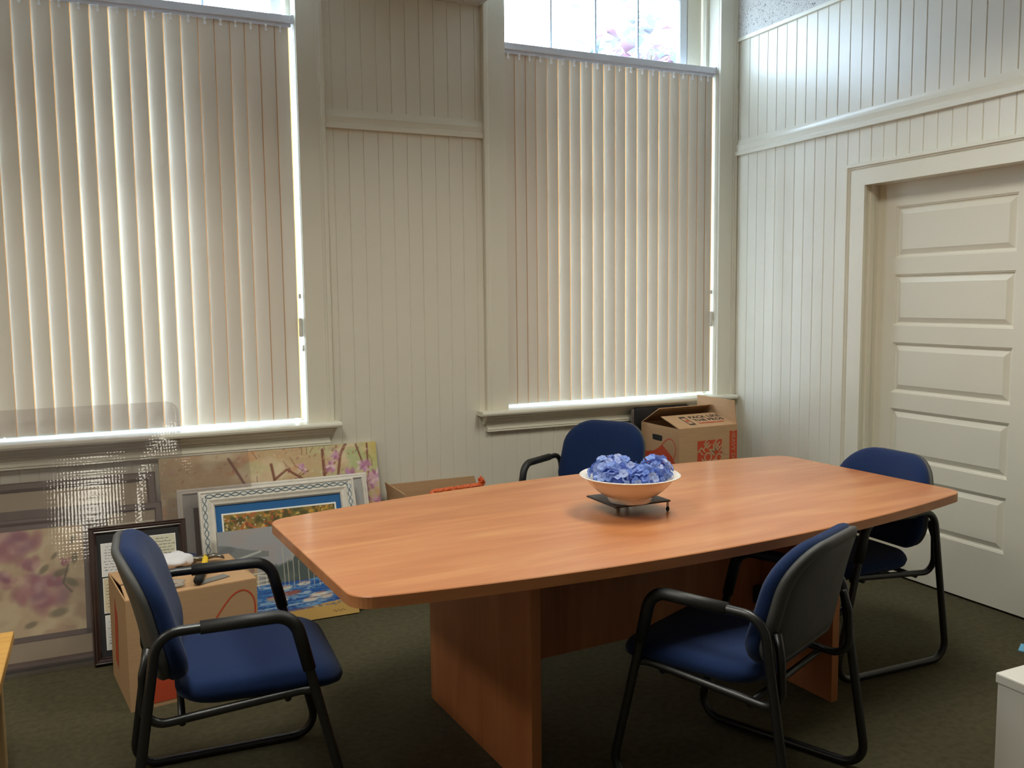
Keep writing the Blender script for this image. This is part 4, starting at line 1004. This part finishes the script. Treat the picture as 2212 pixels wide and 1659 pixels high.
# ---- clear vinyl floor mat with a lip, bent a little against the frames
b = B(); nu, nv = 40, 40
def mat_y(x, z):
    w_ = float(sstep(.08, .42, np.array(x))); t_ = min(1, z / 1.02); bow = .055 * 4 * t_ * (1 - t_) * max(0, 1 - ((x + .14) / .5) ** 2)
    return (3.952 + .575 * z) * (1 - w_) + (4.172 + .378 * z) * w_ - bow * (1 - w_)
def sheet(x0, x1, z0, z1, V, F, cr=0.):
    k0 = len(V)
    for j in range(nv + 1):
        for i in range(nu + 1):
            x = x0 + (x1 - x0) * i / nu; z = z0 + (z1 - z0) * j / nv
            if cr:                                  # round the top corner
                dz = z - (z1 - cr); lim = x1 - cr + (math.sqrt(max(0, cr * cr - dz * dz)) if dz > 0 else cr); x = x0 + (lim - x0) * i / nu
            V.append((x, mat_y(x, z), z))
    for j in range(nv):
        for i in range(nu):
            q = k0 + j * (nu + 1) + i; F.append((q, q + 1, q + nu + 2, q + nu + 1))
V, F = [], []; sheet(-.62, .632, .001, .772, V, F); sheet(-.46, .325, .772, 1.022, V, F, .055)
me = bpy.data.meshes.new('vinyl_mat'); me.from_pydata(V, [], F); me.materials.append(M['vinyl']); me.polygons.foreach_set('use_smooth', [True] * len(F)); me.update()
o = link('vinyl_mat', me); sm = o.modifiers.new('thickness', 'SOLIDIFY'); sm.thickness = .0025; sm.offset = 0
tag(o, 'clear studded vinyl floor mat leaning upright over the framed pictures', 'floor mat')

# ================================================================ FURNITURE AT THE PICTURE EDGES
lt = empty('side_table', (-.62, 2.90, 0), 0, 'low light oak side table in front of the clear vinyl mat', 'table')
B().box(-.33, .316, -.40, .315, .408, .440).out('tabletop', 'oak', lt, bevel=.004)
for x, y in ((.255, .275), (-.285, .275), (.255, -.36), (-.285, -.36)):
    B().box(x - .022, x + .022, y - .022, y + .022, 0, .408).out('leg', 'oak2', lt, bevel=.003)
B().box(-.30, .27, -.38, -.36, .33, .408).box(-.30, .27, .275, .295, .33, .408).box(-.30, -.28, -.36, .275, .33, .408).box(.25, .27, -.36, .275, .33, .408).out('apron', 'oak2', lt)
wb = empty('storage_box', (2.315 + .19, 1.66 - .15, 0), 0, 'white lidded storage box on the carpet behind the armchair with charcoal shell', 'box')
B().box(-.186, .186, -.146, .146, 0, .372).out('body', 'white_plastic', wb, bevel=.006)
B().box(-.19, .19, -.15, .15, .368, .400).out('lid', 'white_plastic', wb, bevel=.005)
o = B().box(-.03, .06, -.04, .04, 0, .004).out('blue_paper', 'cyan'); o.location = (3.475, 2.34, .0005); o.rotation_euler = (0, 0, .5); tag(o, 'scrap of pale blue paper on the carpet near the door', 'paper')

# ================================================================ OUTSIDE
tag(B().box(-30, 40, YB + .4, 60, -.6, -.5).out('ground', 'pave'), kind='structure')
tr = empty('tree', (6.15, 9.2, -.5), 0, 'small leafy tree with reddish and green leaves outside the corner window', 'tree')
tk = B(); tk.tube([(0, 0, 0), (.05, 0, 1.5), (-.05, .05, 3.2), (-.15, 0, 4.4)], [.11, .09, .06, .02], 0, 8)
tips = []
for k in range(9):
    an = k * 2.4; z = 2.4 + .22 * k; e = (.9 * math.cos(an) - .1, .9 * math.sin(an), z + .7); tk.tube([(0, 0, z), (e[0] * .5, e[1] * .5, z + .45), e], [.04, .025, .01], 0, 6); tips.append(e)
tk.out('trunk', 'bark', tr, True)
V, F = [], []; rr = random.Random(2)
for k in range(800):
    c = rr.choice(tips + [(-.15, 0, 4.6), (-.3, .1, 4.9), (.1, 0, 4.3)]); p = Vector(c) + Vector((rr.gauss(0, .28), rr.gauss(0, .28), rr.gauss(0, .24)))
    q = Matrix.Rotation(rr.uniform(0, 6.3), 3, 'Z') @ Matrix.Rotation(rr.uniform(-1, 1), 3, 'X'); s_ = rr.uniform(.10, .19); k0 = len(V)
    for l in ((0, -.5, 0), (.5, 0, .1), (0, .9, 0), (-.5, 0, .1)): V.append(p + q @ (Vector(l) * s_))
    F.append((k0, k0 + 1, k0 + 2, k0 + 3))
tag(raw('foliage', V, F, 'leaf', tr), kind='stuff')
